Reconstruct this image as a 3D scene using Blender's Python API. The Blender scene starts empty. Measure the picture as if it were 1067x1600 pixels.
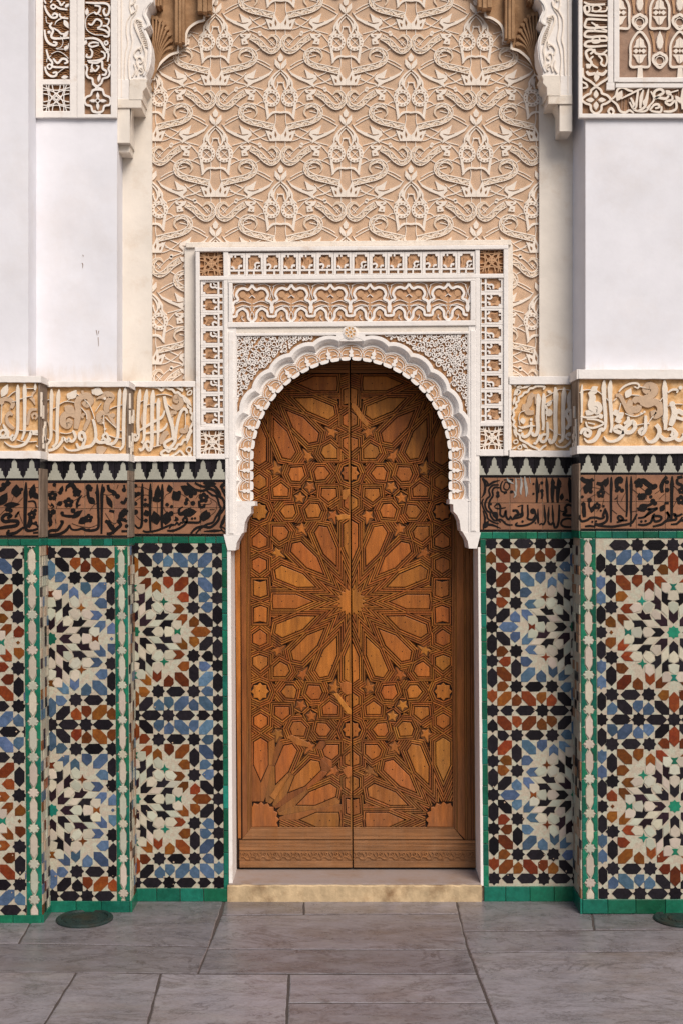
import bpy, math, random
from mathutils import Vector
from mathutils.geometry import tessellate_polygon
random.seed(11)
SC = bpy.context.scene
COL = SC.collection
R = math.radians
# ------------------------------------------------------------------ camera
D, K, CX, CY = 6.0, 0.003, 533.5, 800.0
H = 608 * K                                   # eye height above the paving
cam = bpy.data.cameras.new('camera'); camo = bpy.data.objects.new('camera', cam); COL.objects.link(camo)
cam.sensor_fit = 'VERTICAL'; cam.sensor_height = 24; cam.lens = 24 * D / (1600 * K)
cam.clip_end = 200
camo.location = (0, -D, H); camo.rotation_euler = (R(90), 0, 0)
SC.camera = camo
# ------------------------------------------------------------------ sky and sun
SUN_EL, SUN_AZ = 44, 27                       # azimuth: degrees to the right of the camera's back
W = bpy.data.worlds.new('World'); SC.world = W; W.use_nodes = True
nt = W.node_tree; bg = nt.nodes['Background']
sky = nt.nodes.new('ShaderNodeTexSky'); sky.sky_type = 'NISHITA'; sky.sun_disc = False
sky.sun_elevation = R(SUN_EL); sky.sun_rotation = R(180 - SUN_AZ); sky.dust_density = 3.0; sky.air_density = 1.0; sky.ozone_density = 1.0
nt.links.new(sky.outputs[0], bg.inputs[0]); bg.inputs[1].default_value = 0.068
sl = bpy.data.lights.new('sun', 'SUN'); sl.energy = 2.1; sl.angle = R(32); sl.color = (1, .92, .83)
so = bpy.data.objects.new('sun', sl); COL.objects.link(so)
sd = Vector((math.cos(R(SUN_EL)) * math.sin(R(SUN_AZ)), -math.cos(R(SUN_EL)) * math.cos(R(SUN_AZ)), math.sin(R(SUN_EL))))
so.rotation_euler = sd.to_track_quat('Z', 'Y').to_euler(); so.location = (3, -6, 8)
SC.view_settings.view_transform = 'Standard'; SC.view_settings.look = 'None'
SC.view_settings.exposure = 0.54; SC.view_settings.gamma = 1.0
try: SC.view_settings.use_curve_mapping = False
except Exception: pass
SC.render.engine = 'CYCLES'
# ------------------------------------------------------------------ helpers
def P(px, py, Y=0.0):
    "point at depth Y that stands on the sight line measured at (px, py)"
    s = K * (D + Y) / D
    return ((px - CX) * s, Y, H + (CY - py) * s)
def G(px, py, z=0.0):
    d = D * 608 / (py - CY)
    return ((px - CX) * K * d / D, d - D, z)
_e = [0]
def eps():
    _e[0] = (_e[0] + 37) % 101
    return _e[0] * 1.3e-5
class MB:
    "collects shapes; build() links them as ONE mesh object"
    def __init__(s): s.v = []; s.f = []; s.marks = []
    def use(s, i): s.marks.append((len(s.f), i))
    def prism(s, pts, yf, yb, bev=0.0):
        "outline pts [(px,py)] extruded from front depth yf to back depth yb (px measured at yf)"
        w = [P(x, y, yf) for x, y in pts]
        s.wprism(w, yb)
    def wprism(s, w, yb):
        n = len(w); b = len(s.v)
        s.v += w + [(x, yb, z) for x, _, z in w]
        try: tris = tessellate_polygon([[Vector((x, z, 0)) for x, _, z in w]])
        except Exception: tris = []
        # orientation
        ar = sum(w[i][0] * w[(i + 1) % n][2] - w[(i + 1) % n][0] * w[i][2] for i in range(n))
        for t in tris:
            a, c, d = t
            A = (w[c][0] - w[a][0]) * (w[d][2] - w[a][2]) - (w[d][0] - w[a][0]) * (w[c][2] - w[a][2])
            s.f.append((b + a, b + c, b + d) if A > 0 else (b + a, b + d, b + c))
        for i in range(n):
            j = (i + 1) % n
            q = (b + i, b + n + i, b + n + j, b + j)
            s.f.append(q if ar > 0 else q[::-1])
    def pillow(s, pts, yf, yb, ins=0.8, lift=0.0012, tilt=None):
        "outline with a softened rim: a tile or a carved panel"
        n = len(pts); cx = sum(p[0] for p in pts) / n; cy = sum(p[1] for p in pts) / n
        inner = inset(pts, ins)
        if inner is None: return s.prism(pts, yf, yb)
        tx, ty = tilt or (0, 0)
        w = [P(x, y, yf - lift + tx * (x - cx) + ty * (y - cy)) for x, y in inner]; o = [P(x, y, yf + tx * (x - cx) + ty * (y - cy)) for x, y in pts]
        b = len(s.v); s.v += w + o + [(x, yb, z) for x, _, z in o]
        tris = tessellate_polygon([[Vector((x, z, 0)) for x, _, z in w]])
        ar = sum(w[i][0] * w[(i + 1) % n][2] - w[(i + 1) % n][0] * w[i][2] for i in range(n))
        for a, c, d in tris:
            A = (w[c][0] - w[a][0]) * (w[d][2] - w[a][2]) - (w[d][0] - w[a][0]) * (w[c][2] - w[a][2])
            s.f.append((b + a, b + c, b + d) if A > 0 else (b + a, b + d, b + c))
        for k in (0, n):
            for i in range(n):
                j = (i + 1) % n
                q = (b + k + i, b + k + n + i, b + k + n + j, b + k + j)
                s.f.append(q if ar > 0 else q[::-1])
    def ribbon(s, pts, ws, yf, yb, closed=False, step=2.0, flat=.8):
        "swept stroke with slanted flanks, top at yf, foot at yb"
        c, wd = spline(pts, ws, closed, step)
        n = len(c)
        if n < 2: return
        b = len(s.v); yf = yf - eps()
        for i in range(n):
            p0 = c[i - 1] if (i > 0 or closed) else c[i]; p1 = c[(i + 1) % n] if (i < n - 1 or closed) else c[i]
            tx, ty = p1[0] - p0[0], p1[1] - p0[1]; l = math.hypot(tx, ty) or 1
            nx, ny = -ty / l, tx / l; h = wd[i] / 2
            for k, y in ((-1, yb), (-flat, yf), (flat, yf), (1, yb)):
                s.v.append(P(c[i][0] + nx * h * k, c[i][1] + ny * h * k, y))
        m = n if closed else n - 1
        for i in range(m):
            a = b + 4 * i; d = b + 4 * ((i + 1) % n)
            for k in range(3): s.f.append((a + k, a + k + 1, d + k + 1, d + k))
        if not closed:
            s.f.append((b, b + 1, b + 2, b + 3)); e = b + 4 * (n - 1); s.f.append((e + 3, e + 2, e + 1, e))
    def box(s, x0, x1, y0, y1, z0, z1):
        b = len(s.v)
        s.v += [(x, y, z) for x in (x0, x1) for y in (y0, y1) for z in (z0, z1)]
        for q in ((0, 1, 3, 2), (4, 6, 7, 5), (0, 4, 5, 1), (2, 3, 7, 6), (0, 2, 6, 4), (1, 5, 7, 3)):
            s.f.append(tuple(b + k for k in q))
    def pbox(s, x0, y0, x1, y1, yf, yb):
        a = P(x0, y0, yf); c = P(x1, y1, yf)
        s.box(a[0], c[0], yf, yb, c[2], a[2])
    def quad(s, *p):
        b = len(s.v); s.v += list(p); s.f.append(tuple(range(b, b + len(p))))
    def lathe(s, cx, cy, cz, prof, n=28):
        b = len(s.v)
        for r, z in prof:
            for i in range(n):
                a = 2 * math.pi * i / n; s.v.append((cx + r * math.cos(a), cy + r * math.sin(a), cz + z))
        for k in range(len(prof) - 1):
            for i in range(n):
                j = (i + 1) % n; s.f.append((b + k * n + i, b + k * n + j, b + (k + 1) * n + j, b + (k + 1) * n + i))
        s.f.append(tuple(b + (len(prof) - 1) * n + i for i in range(n)))
    def mesh(s, name, mat, smooth=False):
        me = bpy.data.meshes.new(name); me.from_pydata(s.v, [], s.f)
        for q in (mat if isinstance(mat, (list, tuple)) else [mat]): me.materials.append(q)
        for k, (a, i) in enumerate(s.marks):
            e = s.marks[k + 1][0] if k + 1 < len(s.marks) else len(s.f)
            for t in range(a, e): me.polygons[t].material_index = i
        if smooth: me.polygons.foreach_set('use_smooth', [True] * len(me.polygons))
        me.update(); return me
    def build(s, name, mat, parent=None, smooth=False, kind=None):
        if not s.f: return None
        return link(name, s.mesh(name, mat, smooth), parent, kind)
def link(name, me, parent=None, kind=None, loc=None):
    o = bpy.data.objects.new(name, me); COL.objects.link(o)
    if parent:
        o.parent = parent
        o.matrix_parent_inverse.identity()
        if loc is None: o.location = -Vector(parent.location) if parent.type == 'EMPTY' and not parent.parent else (0, 0, 0)
    if loc is not None: o.location = loc
    if kind: o['kind'] = kind
    return o
def thing(name, label, cat, loc=(0, 0, 0), group=None, kind=None):
    o = bpy.data.objects.new(name, None); COL.objects.link(o); o.location = loc
    o.empty_display_size = .1
    o['label'] = label; o['category'] = cat
    if group: o['group'] = group
    if kind: o['kind'] = kind
    return o
def inset(pts, d):
    n = len(pts)
    ar = sum(pts[i][0] * pts[(i + 1) % n][1] - pts[(i + 1) % n][0] * pts[i][1] for i in range(n))
    if abs(ar) < d * d * 6: return None
    sg = 1 if ar > 0 else -1; out = []
    for i in range(n):
        a, b, c = pts[i - 1], pts[i], pts[(i + 1) % n]
        u = (b[0] - a[0], b[1] - a[1]); v = (c[0] - b[0], c[1] - b[1])
        lu = math.hypot(*u) or 1e-6; lv = math.hypot(*v) or 1e-6
        n1 = (-u[1] / lu * sg, u[0] / lu * sg); n2 = (-v[1] / lv * sg, v[0] / lv * sg)
        k = 1 + n1[0] * n2[0] + n1[1] * n2[1]
        k = max(k, .35)
        out.append((b[0] + d * (n1[0] + n2[0]) / k, b[1] + d * (n1[1] + n2[1]) / k))
    return out
def clip(pts, a, b, c):
    "keep a*x+b*y<=c"
    out = []; n = len(pts)
    for i in range(n):
        p, q = pts[i], pts[(i + 1) % n]
        dp = a * p[0] + b * p[1] - c; dq = a * q[0] + b * q[1] - c
        if dp <= 0: out.append(p)
        if dp * dq < 0:
            t = dp / (dp - dq); out.append((p[0] + t * (q[0] - p[0]), p[1] + t * (q[1] - p[1])))
    return out
def cliprect(pts, x0, y0, x1, y1):
    for h in ((-1, 0, -x0), (1, 0, x1), (0, -1, -y0), (0, 1, y1)):
        pts = clip(pts, *h)
        if len(pts) < 3: return []
    return pts
def area(p): return abs(sum(p[i][0] * p[(i + 1) % len(p)][1] - p[(i + 1) % len(p)][0] * p[i][1] for i in range(len(p)))) / 2
def spline(pts, ws, closed=False, step=2.0):
    n = len(pts); c = []; wd = []
    if not isinstance(ws, (list, tuple)): ws = [ws] * n
    m = n if closed else n - 1
    for i in range(m):
        if closed: p = [pts[(i + k) % n] for k in (-1, 0, 1, 2)]
        else: p = [pts[max(i - 1, 0)], pts[i], pts[i + 1], pts[min(i + 2, n - 1)]]
        w0, w1 = ws[i], ws[(i + 1) % n]
        l = math.hypot(p[2][0] - p[1][0], p[2][1] - p[1][1])
        k = max(1, min(14, int(l / step)))
        for j in range(k):
            t = j / k; t2 = t * t; t3 = t2 * t
            q = [.5 * (2 * p[1][d] + (p[2][d] - p[0][d]) * t + (2 * p[0][d] - 5 * p[1][d] + 4 * p[2][d] - p[3][d]) * t2 + (3 * p[1][d] - p[0][d] - 3 * p[2][d] + p[3][d]) * t3) for d in (0, 1)]
            c.append(q); wd.append(w0 + (w1 - w0) * t)
    if not closed: c.append(list(pts[-1])); wd.append(ws[-1])
    return c, wd
def circ(x, y, r, n=10, a0=0.0, a1=360.0, ry=None):
    ry = ry or r; full = abs(a1 - a0) >= 360
    m = n if full else n - 1
    return [(x + r * math.cos(R(a0 + (a1 - a0) * i / m)), y + ry * math.sin(R(a0 + (a1 - a0) * i / m))) for i in range(n)]
def prof(mode, n, w):
    if mode == 'c': return [w] * n
    o = []
    for i in range(n):
        t = i / max(1, n - 1); k = 1
        if mode in 'ts' and t < .4: k = min(k, .25 + .75 * t / .4)
        if mode in 'te' and t > .6: k = min(k, .2 + .8 * (1 - t) / .4)
        if mode == 'a': k = 1.25 if 0 < i < 2 else (.35 if i == 0 else (.95 if t < .8 else .7))
        if mode == 'n' and (i == 0 or i == n - 1): k = .7
        o.append(w * k)
    return o
def parse(txt, x0, y0, sc):
    "'mode w: x,y x,y ...;' strokes measured in an enlarged view of the wall -> photo units"
    out = []
    for ln in txt.replace('\n', ' ').split(';'):
        ln = ln.strip()
        if not ln: continue
        h, b = ln.split(':'); h = h.split(); mode, w = h[0], float(h[1]) / sc
        pts = [tuple(float(t) for t in q.split(',')) for q in b.split()]
        pts = [(x0 + x / sc, y0 + y / sc) for x, y in pts]
        out.append((mode, w, pts))
    return out
def mode_shape(mb, mode, w, pts, yf, yb):
    if mode == 'p': mb.prism(pts, yf - eps(), yb)                       # filled outline
    elif mode == 'o': mb.ribbon(pts, w, yf, yb, closed=True, step=1.6)  # closed ring
    elif mode == 'd': mb.prism(circ(pts[0][0], pts[0][1], w / 2, 9), yf - eps(), yb)
    elif mode == 'l':                                                   # leaf between two points
        (xa, ya), (xb, yb_) = pts[0], pts[-1]; dx, dy = xb - xa, yb_ - ya; L = math.hypot(dx, dy) or 1; nx, ny = -dy / L, dx / L
        o = []
        for t, k in ((0, 0), (.18, .6), (.4, 1), (.62, .85), (.85, .35), (1, 0)): o.append((xa + dx * t + nx * w * k / 2, ya + dy * t + ny * w * k / 2))
        for t, k in ((.85, .35), (.62, .85), (.4, 1), (.18, .6)): o.append((xa + dx * t - nx * w * k / 2, ya + dy * t - ny * w * k / 2))
        mb.prism(o, yf - eps(), yb)
    elif mode == 'f':                                                   # flower of five lobes
        x, y = pts[0]
        for k in range(5):
            a = R(72 * k - 90); mb.prism(circ(x + .3 * w * math.cos(a), y + .3 * w * math.sin(a), .23 * w, 8), yf - eps(), yb)
    else: mb.ribbon(pts, prof(mode, len(pts), w), yf, yb, step=1.6)
def strokes(txt, zt, name, mat, parent, yf, yb, k=1.0):
    for mode, w, pts in parse(txt, *zt):
        if mode != 'd': w = max(w * k, .8)
        m = MB(); mode_shape(m, mode, w, pts, yf, yb); m.build(name, mat, parent)
# ------------------------------------------------------------------ materials
def mat(name, col, rough=.8, var=.12, nscale=30, bump=.1, bscale=200, col2=None, c2scale=6, c2lo=.45, c2hi=.7, isl=.0, spec=.3, island_hue=0.0, detail=6, stretch=None, coat=0.0, rot=None, veins=False, zstain=None):
    m = bpy.data.materials.new(name); m.use_nodes = True; t = m.node_tree; N = t.nodes; L = t.links
    b = N['Principled BSDF']; b.inputs['Roughness'].default_value = rough; b.inputs['Specular IOR Level'].default_value = spec
    if coat: b.inputs['Coat Weight'].default_value = coat; b.inputs['Coat Roughness'].default_value = .12
    geo = N.new('ShaderNodeNewGeometry'); oi = N.new('ShaderNodeObjectInfo')
    vec = geo.outputs['Position']
    # shift the pattern per object so that alike pieces do not repeat
    ad = N.new('ShaderNodeVectorMath'); ad.operation = 'MULTIPLY_ADD'; L.new(vec, ad.inputs[0]); ad.inputs[1].default_value = stretch or (1, 1, 1)
    cmb = N.new('ShaderNodeCombineXYZ'); 
    mu = N.new('ShaderNodeMath'); mu.operation = 'MULTIPLY'; L.new(oi.outputs['Random'], mu.inputs[0]); mu.inputs[1].default_value = 7.0 if isl else 0.0
    L.new(mu.outputs[0], cmb.inputs[1]); L.new(cmb.outputs[0], ad.inputs[2])
    no = N.new('ShaderNodeTexNoise'); no.inputs['Scale'].default_value = nscale; no.inputs['Detail'].default_value = detail; no.inputs['Roughness'].default_value = .65
    L.new(ad.outputs[0], no.inputs['Vector'])
    mr = N.new('ShaderNodeMapRange'); mr.inputs[1].default_value = .3; mr.inputs[2].default_value = .7; mr.inputs[3].default_value = 1 - var; mr.inputs[4].default_value = 1 + var
    L.new(no.outputs[0], mr.inputs[0])
    base = None
    rgb = N.new('ShaderNodeRGB'); rgb.outputs[0].default_value = (*col, 1); base = rgb.outputs[0]
    if col2:
        n2 = N.new('ShaderNodeTexNoise'); n2.inputs['Scale'].default_value = c2scale; n2.inputs['Detail'].default_value = 8; n2.inputs['Roughness'].default_value = .7
        L.new(ad.outputs[0], n2.inputs['Vector'])
        r2 = N.new('ShaderNodeMapRange'); r2.inputs[1].default_value = c2lo; r2.inputs[2].default_value = c2hi; r2.clamp = True; L.new(n2.outputs[0], r2.inputs[0])
        mx = N.new('ShaderNodeMix'); mx.data_type = 'RGBA'; mx.inputs[7].default_value = (*col2, 1); L.new(base, mx.inputs[6]); L.new(r2.outputs[0], mx.inputs[0]); base = mx.outputs[2]
    if zstain:
        sx = N.new('ShaderNodeSeparateXYZ'); L.new(geo.outputs['Position'], sx.inputs[0])
        st = N.new('ShaderNodeTexNoise'); st.inputs['Scale'].default_value = 14; st.inputs['Detail'].default_value = 7; st.inputs['Roughness'].default_value = .7
        sv = N.new('ShaderNodeVectorMath'); sv.operation = 'MULTIPLY'; sv.inputs[1].default_value = (1, 1, .22); L.new(geo.outputs['Position'], sv.inputs[0]); L.new(sv.outputs[0], st.inputs['Vector'])
        z1 = N.new('ShaderNodeMapRange'); z1.inputs[1].default_value = zstain[0]; z1.inputs[2].default_value = zstain[1]; z1.inputs[3].default_value = .5; z1.inputs[4].default_value = -.12; L.new(sx.outputs[2], z1.inputs[0])
        z2 = N.new('ShaderNodeMath'); z2.operation = 'ADD'; L.new(z1.outputs[0], z2.inputs[0]); L.new(st.outputs[0], z2.inputs[1])
        z3 = N.new('ShaderNodeMapRange'); z3.inputs[1].default_value = .62; z3.inputs[2].default_value = 1.25; z3.inputs[4].default_value = .8; L.new(z2.outputs[0], z3.inputs[0])
        zx = N.new('ShaderNodeMix'); zx.data_type = 'RGBA'; zx.inputs[7].default_value = (*zstain[2], 1); L.new(base, zx.inputs[6]); L.new(z3.outputs[0], zx.inputs[0]); base = zx.outputs[2]
    if veins:
        wn = N.new('ShaderNodeTexNoise'); wn.inputs['Scale'].default_value = 1.6; wn.inputs['Detail'].default_value = 7; wn.inputs['Distortion'].default_value = 1.2; L.new(ad.outputs[0], wn.inputs['Vector'])
        v1 = N.new('ShaderNodeMath'); v1.operation = 'SUBTRACT'; v1.inputs[1].default_value = .5; L.new(wn.outputs[0], v1.inputs[0])
        v2 = N.new('ShaderNodeMath'); v2.operation = 'ABSOLUTE'; L.new(v1.outputs[0], v2.inputs[0])
        v3 = N.new('ShaderNodeMapRange'); v3.inputs[1].default_value = 0; v3.inputs[2].default_value = .035; v3.inputs[3].default_value = .55; v3.inputs[4].default_value = 0; L.new(v2.outputs[0], v3.inputs[0])
        vx = N.new('ShaderNodeMix'); vx.data_type = 'RGBA'; vx.inputs[7].default_value = (.235, .22, .225, 1); L.new(base, vx.inputs[6]); L.new(v3.outputs[0], vx.inputs[0]); base = vx.outputs[2]
        for (sc_, wdt, colr, fac, off) in ((2.3, .016, (.075, .06, .06, 1), .75, 3.1), (5.5, .02, (.11, .085, .075, 1), .5, 9.7), (46, .5, (.11, .095, .095, 1), .55, 0)):
            o3 = N.new('ShaderNodeVectorMath'); o3.operation = 'ADD'; o3.inputs[1].default_value = (off, off * .7, 0); L.new(ad.outputs[0], o3.inputs[0])
            q1 = N.new('ShaderNodeTexNoise'); q1.inputs['Scale'].default_value = sc_; q1.inputs['Detail'].default_value = 9; q1.inputs['Roughness'].default_value = .7; q1.inputs['Distortion'].default_value = .8 if sc_ < 40 else 0; L.new(o3.outputs[0], q1.inputs['Vector'])
            q2 = N.new('ShaderNodeMath'); q2.operation = 'SUBTRACT'; q2.inputs[1].default_value = .5; L.new(q1.outputs[0], q2.inputs[0])
            q3 = N.new('ShaderNodeMath'); q3.operation = 'ABSOLUTE'; L.new(q2.outputs[0], q3.inputs[0])
            q4 = N.new('ShaderNodeMapRange'); q4.inputs[1].default_value = 0; q4.inputs[2].default_value = wdt if sc_ < 40 else .16; q4.inputs[3].default_value = fac if sc_ < 40 else 0; q4.inputs[4].default_value = 0 if sc_ < 40 else fac; L.new(q3.outputs[0], q4.inputs[0])
            q5 = N.new('ShaderNodeMix'); q5.data_type = 'RGBA'; q5.inputs[7].default_value = colr; L.new(base, q5.inputs[6]); L.new(q4.outputs[0], q5.inputs[0]); base = q5.outputs[2]
        rm = N.new('ShaderNodeMapRange'); rm.inputs[3].default_value = rough - .12; rm.inputs[4].default_value = rough + .25; L.new(no.outputs[0], rm.inputs[0]); L.new(rm.outputs[0], b.inputs['Roughness'])
    hv = N.new('ShaderNodeHueSaturation'); L.new(base, hv.inputs['Color'])
    val = mr.outputs[0]
    if isl:
        rr = N.new('ShaderNodeMath'); rr.operation = 'ADD'; L.new(oi.outputs['Random'], rr.inputs[0]); L.new(geo.outputs['Random Per Island'], rr.inputs[1])
        fr = N.new('ShaderNodeMath'); fr.operation = 'FRACT'; L.new(rr.outputs[0], fr.inputs[0])
        im = N.new('ShaderNodeMapRange'); im.inputs[3].default_value = 1 - isl; im.inputs[4].default_value = 1 + isl; L.new(fr.outputs[0], im.inputs[0])
        vm = N.new('ShaderNodeMath'); vm.operation = 'MULTIPLY'; L.new(val, vm.inputs[0]); L.new(im.outputs[0], vm.inputs[1]); val = vm.outputs[0]
        if island_hue:
            m7 = N.new('ShaderNodeMath'); m7.operation = 'MULTIPLY'; m7.inputs[1].default_value = 7.31; L.new(fr.outputs[0], m7.inputs[0])
            f7 = N.new('ShaderNodeMath'); f7.operation = 'FRACT'; L.new(m7.outputs[0], f7.inputs[0])
            hm = N.new('ShaderNodeMapRange'); hm.inputs[3].default_value = .5 - island_hue; hm.inputs[4].default_value = .5 + island_hue; L.new(f7.outputs[0], hm.inputs[0]); L.new(hm.outputs[0], hv.inputs['Hue'])
    L.new(val, hv.inputs['Value']); L.new(hv.outputs[0], b.inputs['Base Color'])
    if bump:
        nb = N.new('ShaderNodeTexNoise'); nb.inputs['Scale'].default_value = bscale; nb.inputs['Detail'].default_value = 4; L.new(ad.outputs[0], nb.inputs['Vector'])
        bp = N.new('ShaderNodeBump'); bp.inputs['Strength'].default_value = bump; bp.inputs['Distance'].default_value = .004; L.new(nb.outputs[0], bp.inputs['Height']); L.new(bp.outputs[0], b.inputs['Normal'])
    return m
M = {}
M['plaster'] = mat('white_plaster', (.735, .73, .775), .85, .07, 3, .6, 9, (.68, .645, .65), 1.6, .50, .80, zstain=(2.39, 2.56, (.50, .38, .27)))
M['plaster_warm'] = mat('warm_plaster', (.72, .66, .59), .85, .07, 6, .4, 22, (.56, .44, .33), 4, .54, .82, zstain=(2.38, 2.58, (.42, .29, .18)))
M['moulding'] = mat('limewashed_moulding', (.78, .735, .70), .85, .05, 20, .35, 60, (.58, .45, .35), 11, .58, .84)
M['moulding_old'] = mat('stained_moulding', (.72, .65, .57), .8, .08, 20, .25, 150, (.45, .33, .22), 14, .55, .82)
M['stucco'] = mat('carved_stucco', (.78, .69, .60), .85, .06, 25, .2, 220, (.66, .55, .45), 12, .58, .85)
M['stucco_mid'] = mat('worn_stucco', (.66, .53, .41), .88, .1, 60, .3, 260)
M['pit_shade'] = mat('painted_pit_shade', (.25, .135, .07), .95, .15, 60, 0)  # raised dark specks: the shade of drilled holes is put into their colour
M['stucco_white'] = mat('white_carved_stucco', (.79, .74, .70), .88, .06, 25, .3, 120, (.60, .48, .38), 14, .58, .85)
M['stucco_ground'] = mat('tan_stucco_ground', (.57, .385, .255), .9, .14, 18, .35, 240, (.46, .335, .25), 5, .45, .75)
M['tan_deep'] = mat('tan_recess', (.40, .21, .10), .9, .12, 40, .3, 240)
M['tan_leaf'] = mat('tan_leaf', (.50, .295, .165), .85, .12, 50, .3, 260)
M['ochre'] = mat('ochre_ground', (.56, .305, .115), .9, .18, 26, .4, 140, (.69, .49, .29), 13, .42, .70)
M['pink_vine'] = mat('pink_beige_stucco', (.53, .38, .26), .85, .1, 30, .25, 200)
M['frieze_letter'] = mat('cream_stucco_letter', (.74, .655, .56), .85, .07, 30, .2, 200, (.60, .49, .38), 20, .58, .85)
M['brown_deep'] = mat('brown_recess', (.16, .075, .032), .9, .2, 60, .3, 200)
M['brown_soft'] = mat('faded_brown_stucco', (.33, .215, .155), .9, .15, 40, .35, 160, (.25, .15, .10), 8, .45, .75)
M['brown_mid'] = mat('brown_stucco', (.29, .17, .10), .9, .15, 40, .35, 160, (.20, .10, .05), 8, .45, .75)
M['muqarnas'] = mat('umber_plaster', (.36, .215, .115), .85, .16, 20, .4, 120, (.23, .12, .055), 9, .42, .72)
M['terracotta'] = mat('terracotta_tile', (.27, .125, .065), .7, .14, 30, .2, 160, (.20, .095, .06), 9, .42, .7, isl=.12)
M['black_glaze'] = mat('black_glaze', (.010, .008, .008), .45, .3, 60, .15, 220, (.05, .04, .035), 25, .66, .84, spec=.12)
M['t_black'] = mat('black_tile', (.011, .009, .012), .3, .3, 60, .25, 160, (.035, .03, .03), 40, .66, .78, isl=.5, spec=.14)
M['t_plum'] = mat('plum_black_tile', (.020, .010, .015), .3, .3, 60, .2, 160, isl=.4, spec=.14)
M['t_blue'] = mat('blue_tile', (.050, .088, .145), .3, .2, 60, .2, 160, (.085, .13, .21), 20, .45, .7, isl=.42, island_hue=.02, spec=.24)
M['t_rust'] = mat('rust_tile', (.138, .034, .007), .3, .25, 60, .2, 160, (.20, .064, .012), 25, .5, .75, isl=.45, island_hue=.016, spec=.24)
M['t_white'] = mat('cream_tile', (.46, .405, .325), .35, .08, 40, .2, 160, isl=.14, island_hue=.03, spec=.24)
M['t_pale'] = mat('pale_green_tile', (.42, .42, .335), .35, .08, 40, .2, 160, isl=.16, island_hue=.03, spec=.24)
M['t_green'] = mat('green_tile', (.007, .10, .060), .3, .2, 50, .25, 120, (.012, .145, .09), 12, .45, .7, isl=.35, island_hue=.02, spec=.24)
M['t_turq'] = mat('turquoise_tile', (.012, .15, .10), .3, .2, 50, .2, 120, isl=.35, island_hue=.02, spec=.24)
M['bed'] = mat('cream_chip_bed', (.42, .355, .275), .5, .14, 120, .3, 200, (.42, .41, .32), 45, .48, .54)
M['return_wall'] = mat('dark_streaked_return', (.27, .20, .15), .8, .3, 26, .35, 120, (.14, .095, .065), 30, .42, .62, stretch=(1, 1, .18))  # darker and browner than the pier fronts, streaked vertically
M['smear'] = mat('rubbed_grey_glaze', (.30, .29, .27), .6, .25, 60, .3, 160)
M['w_dark'] = mat('shaded_cedar_bed', (.13, .046, .010), .7, .2, 60, .2, 100)
M['mortar'] = mat('mortar', (.42, .31, .22), .9, .15, 80, .4, 200, (.28, .2, .14), 20, .5, .7)
M['merlon'] = mat('pale_merlon_tile', (.36, .355, .30), .4, .08, 40, .25, 150, isl=.12, coat=.1)
M['marble'] = mat('grey_marble', (.232, .212, .232), .24, .22, 7, .25, 70, (.165, .125, .105), 1.5, .50, .75, isl=.24, spec=.45, stretch=(.8, 1.7, 1), detail=9, veins=True)
M['grout'] = mat('floor_joint', (.07, .055, .05), .9, .2, 60, .3, 200)
M['step_stone'] = mat('worn_yellow_marble', (.50, .37, .22), .6, .28, 12, .5, 60, (.25, .15, .075), 7, .5, .72)
M['step_top'] = mat('worn_grey_step', (.33, .27, .25), .5, .15, 6, .2, 70, (.24, .17, .13), 6, .45, .7)
M['bronze'] = mat('weathered_bronze', (.018, .032, .030), .45, .25, 30, .3, 120, (.035, .028, .018), 10, .45, .7)
def wood(name, col, dark, scale, isl):
    return mat(name, col, .55, .28, scale, .35, scale * 3, dark, scale * .35, .48, .72, isl=isl, stretch=(1.0, 1, .13), spec=.3, island_hue=.008, zstain=(.15, 1.3, (.19, .092, .043)))
M['w_panel'] = wood('golden_cedar', (.33, .105, .014), (.20, .056, .008), 55, .17)
M['w_strap'] = wood('cedar_strap', (.265, .083, .012), (.15, .042, .007), 70, .28)
M['w_frame'] = wood('cedar_frame', (.215, .074, .014), (.12, .038, .008), 45, .10)
M['w_gap'] = mat('dark_groove_wood', (.022, .008, .003), .8, .2, 60, .2, 100)
M['w_new'] = wood('pale_repair_cedar', (.37, .128, .020), (.28, .088, .013), 55, .15)
M['w_rail'] = mat('cedar_rail', (.235, .09, .024), .55, .28, 40, .3, 120, (.15, .058, .018), 12, .48, .72, isl=.1, stretch=(.13, 1, 1), zstain=(.1, 1.0, (.27, .145, .075)))
# depths of the wall planes
YA, YB, YC, YR = 0.0, -.163, -.313, -.19
# ================================================================== ground
gm = MB(); gm.box(-9, 9, -9, 1.2, -.3, -.0028)
floor = gm.build('courtyard_floor', M['grout'], kind='structure')
floor['label'] = 'grey marble paving of the courtyard with dark joints'
SL = [[(-120, 1385), (80, 1385), (30, 1474), (-120, 1474)], [(80, 1385), (357, 1385), (328, 1479), (30, 1474)],
      [(-120, 1474), (30, 1474), (328, 1479), (310, 1521), (-120, 1518)],
      [(-120, 1518), (120, 1519), (62, 1612), (-120, 1612)], [(120, 1519), (252, 1521), (228, 1612), (62, 1612)],
      [(252, 1521), (452, 1522), (447, 1612), (228, 1612)], [(452, 1522), (745, 1522), (762, 1567), (449.5, 1567)],
      [(449.5, 1567), (762, 1567), (780, 1612), (447, 1612)],
      [(357, 1385), (475, 1385), (475, 1429), (346, 1430)], [(475, 1385), (708, 1385), (717, 1428), (475, 1429)],
      [(346, 1430), (717, 1428), (731, 1484), (324, 1483)], [(324, 1483), (731, 1484), (745, 1522), (310, 1521)],
      [(708, 1385), (916, 1385), (928, 1453), (722, 1455)], [(916, 1385), (1180, 1385), (1180, 1452), (928, 1453)],
      [(722, 1455), (1180, 1452), (1180, 1486), (733, 1488)], [(733, 1488), (1180, 1486), (1180, 1612), (780, 1612)]]
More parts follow.
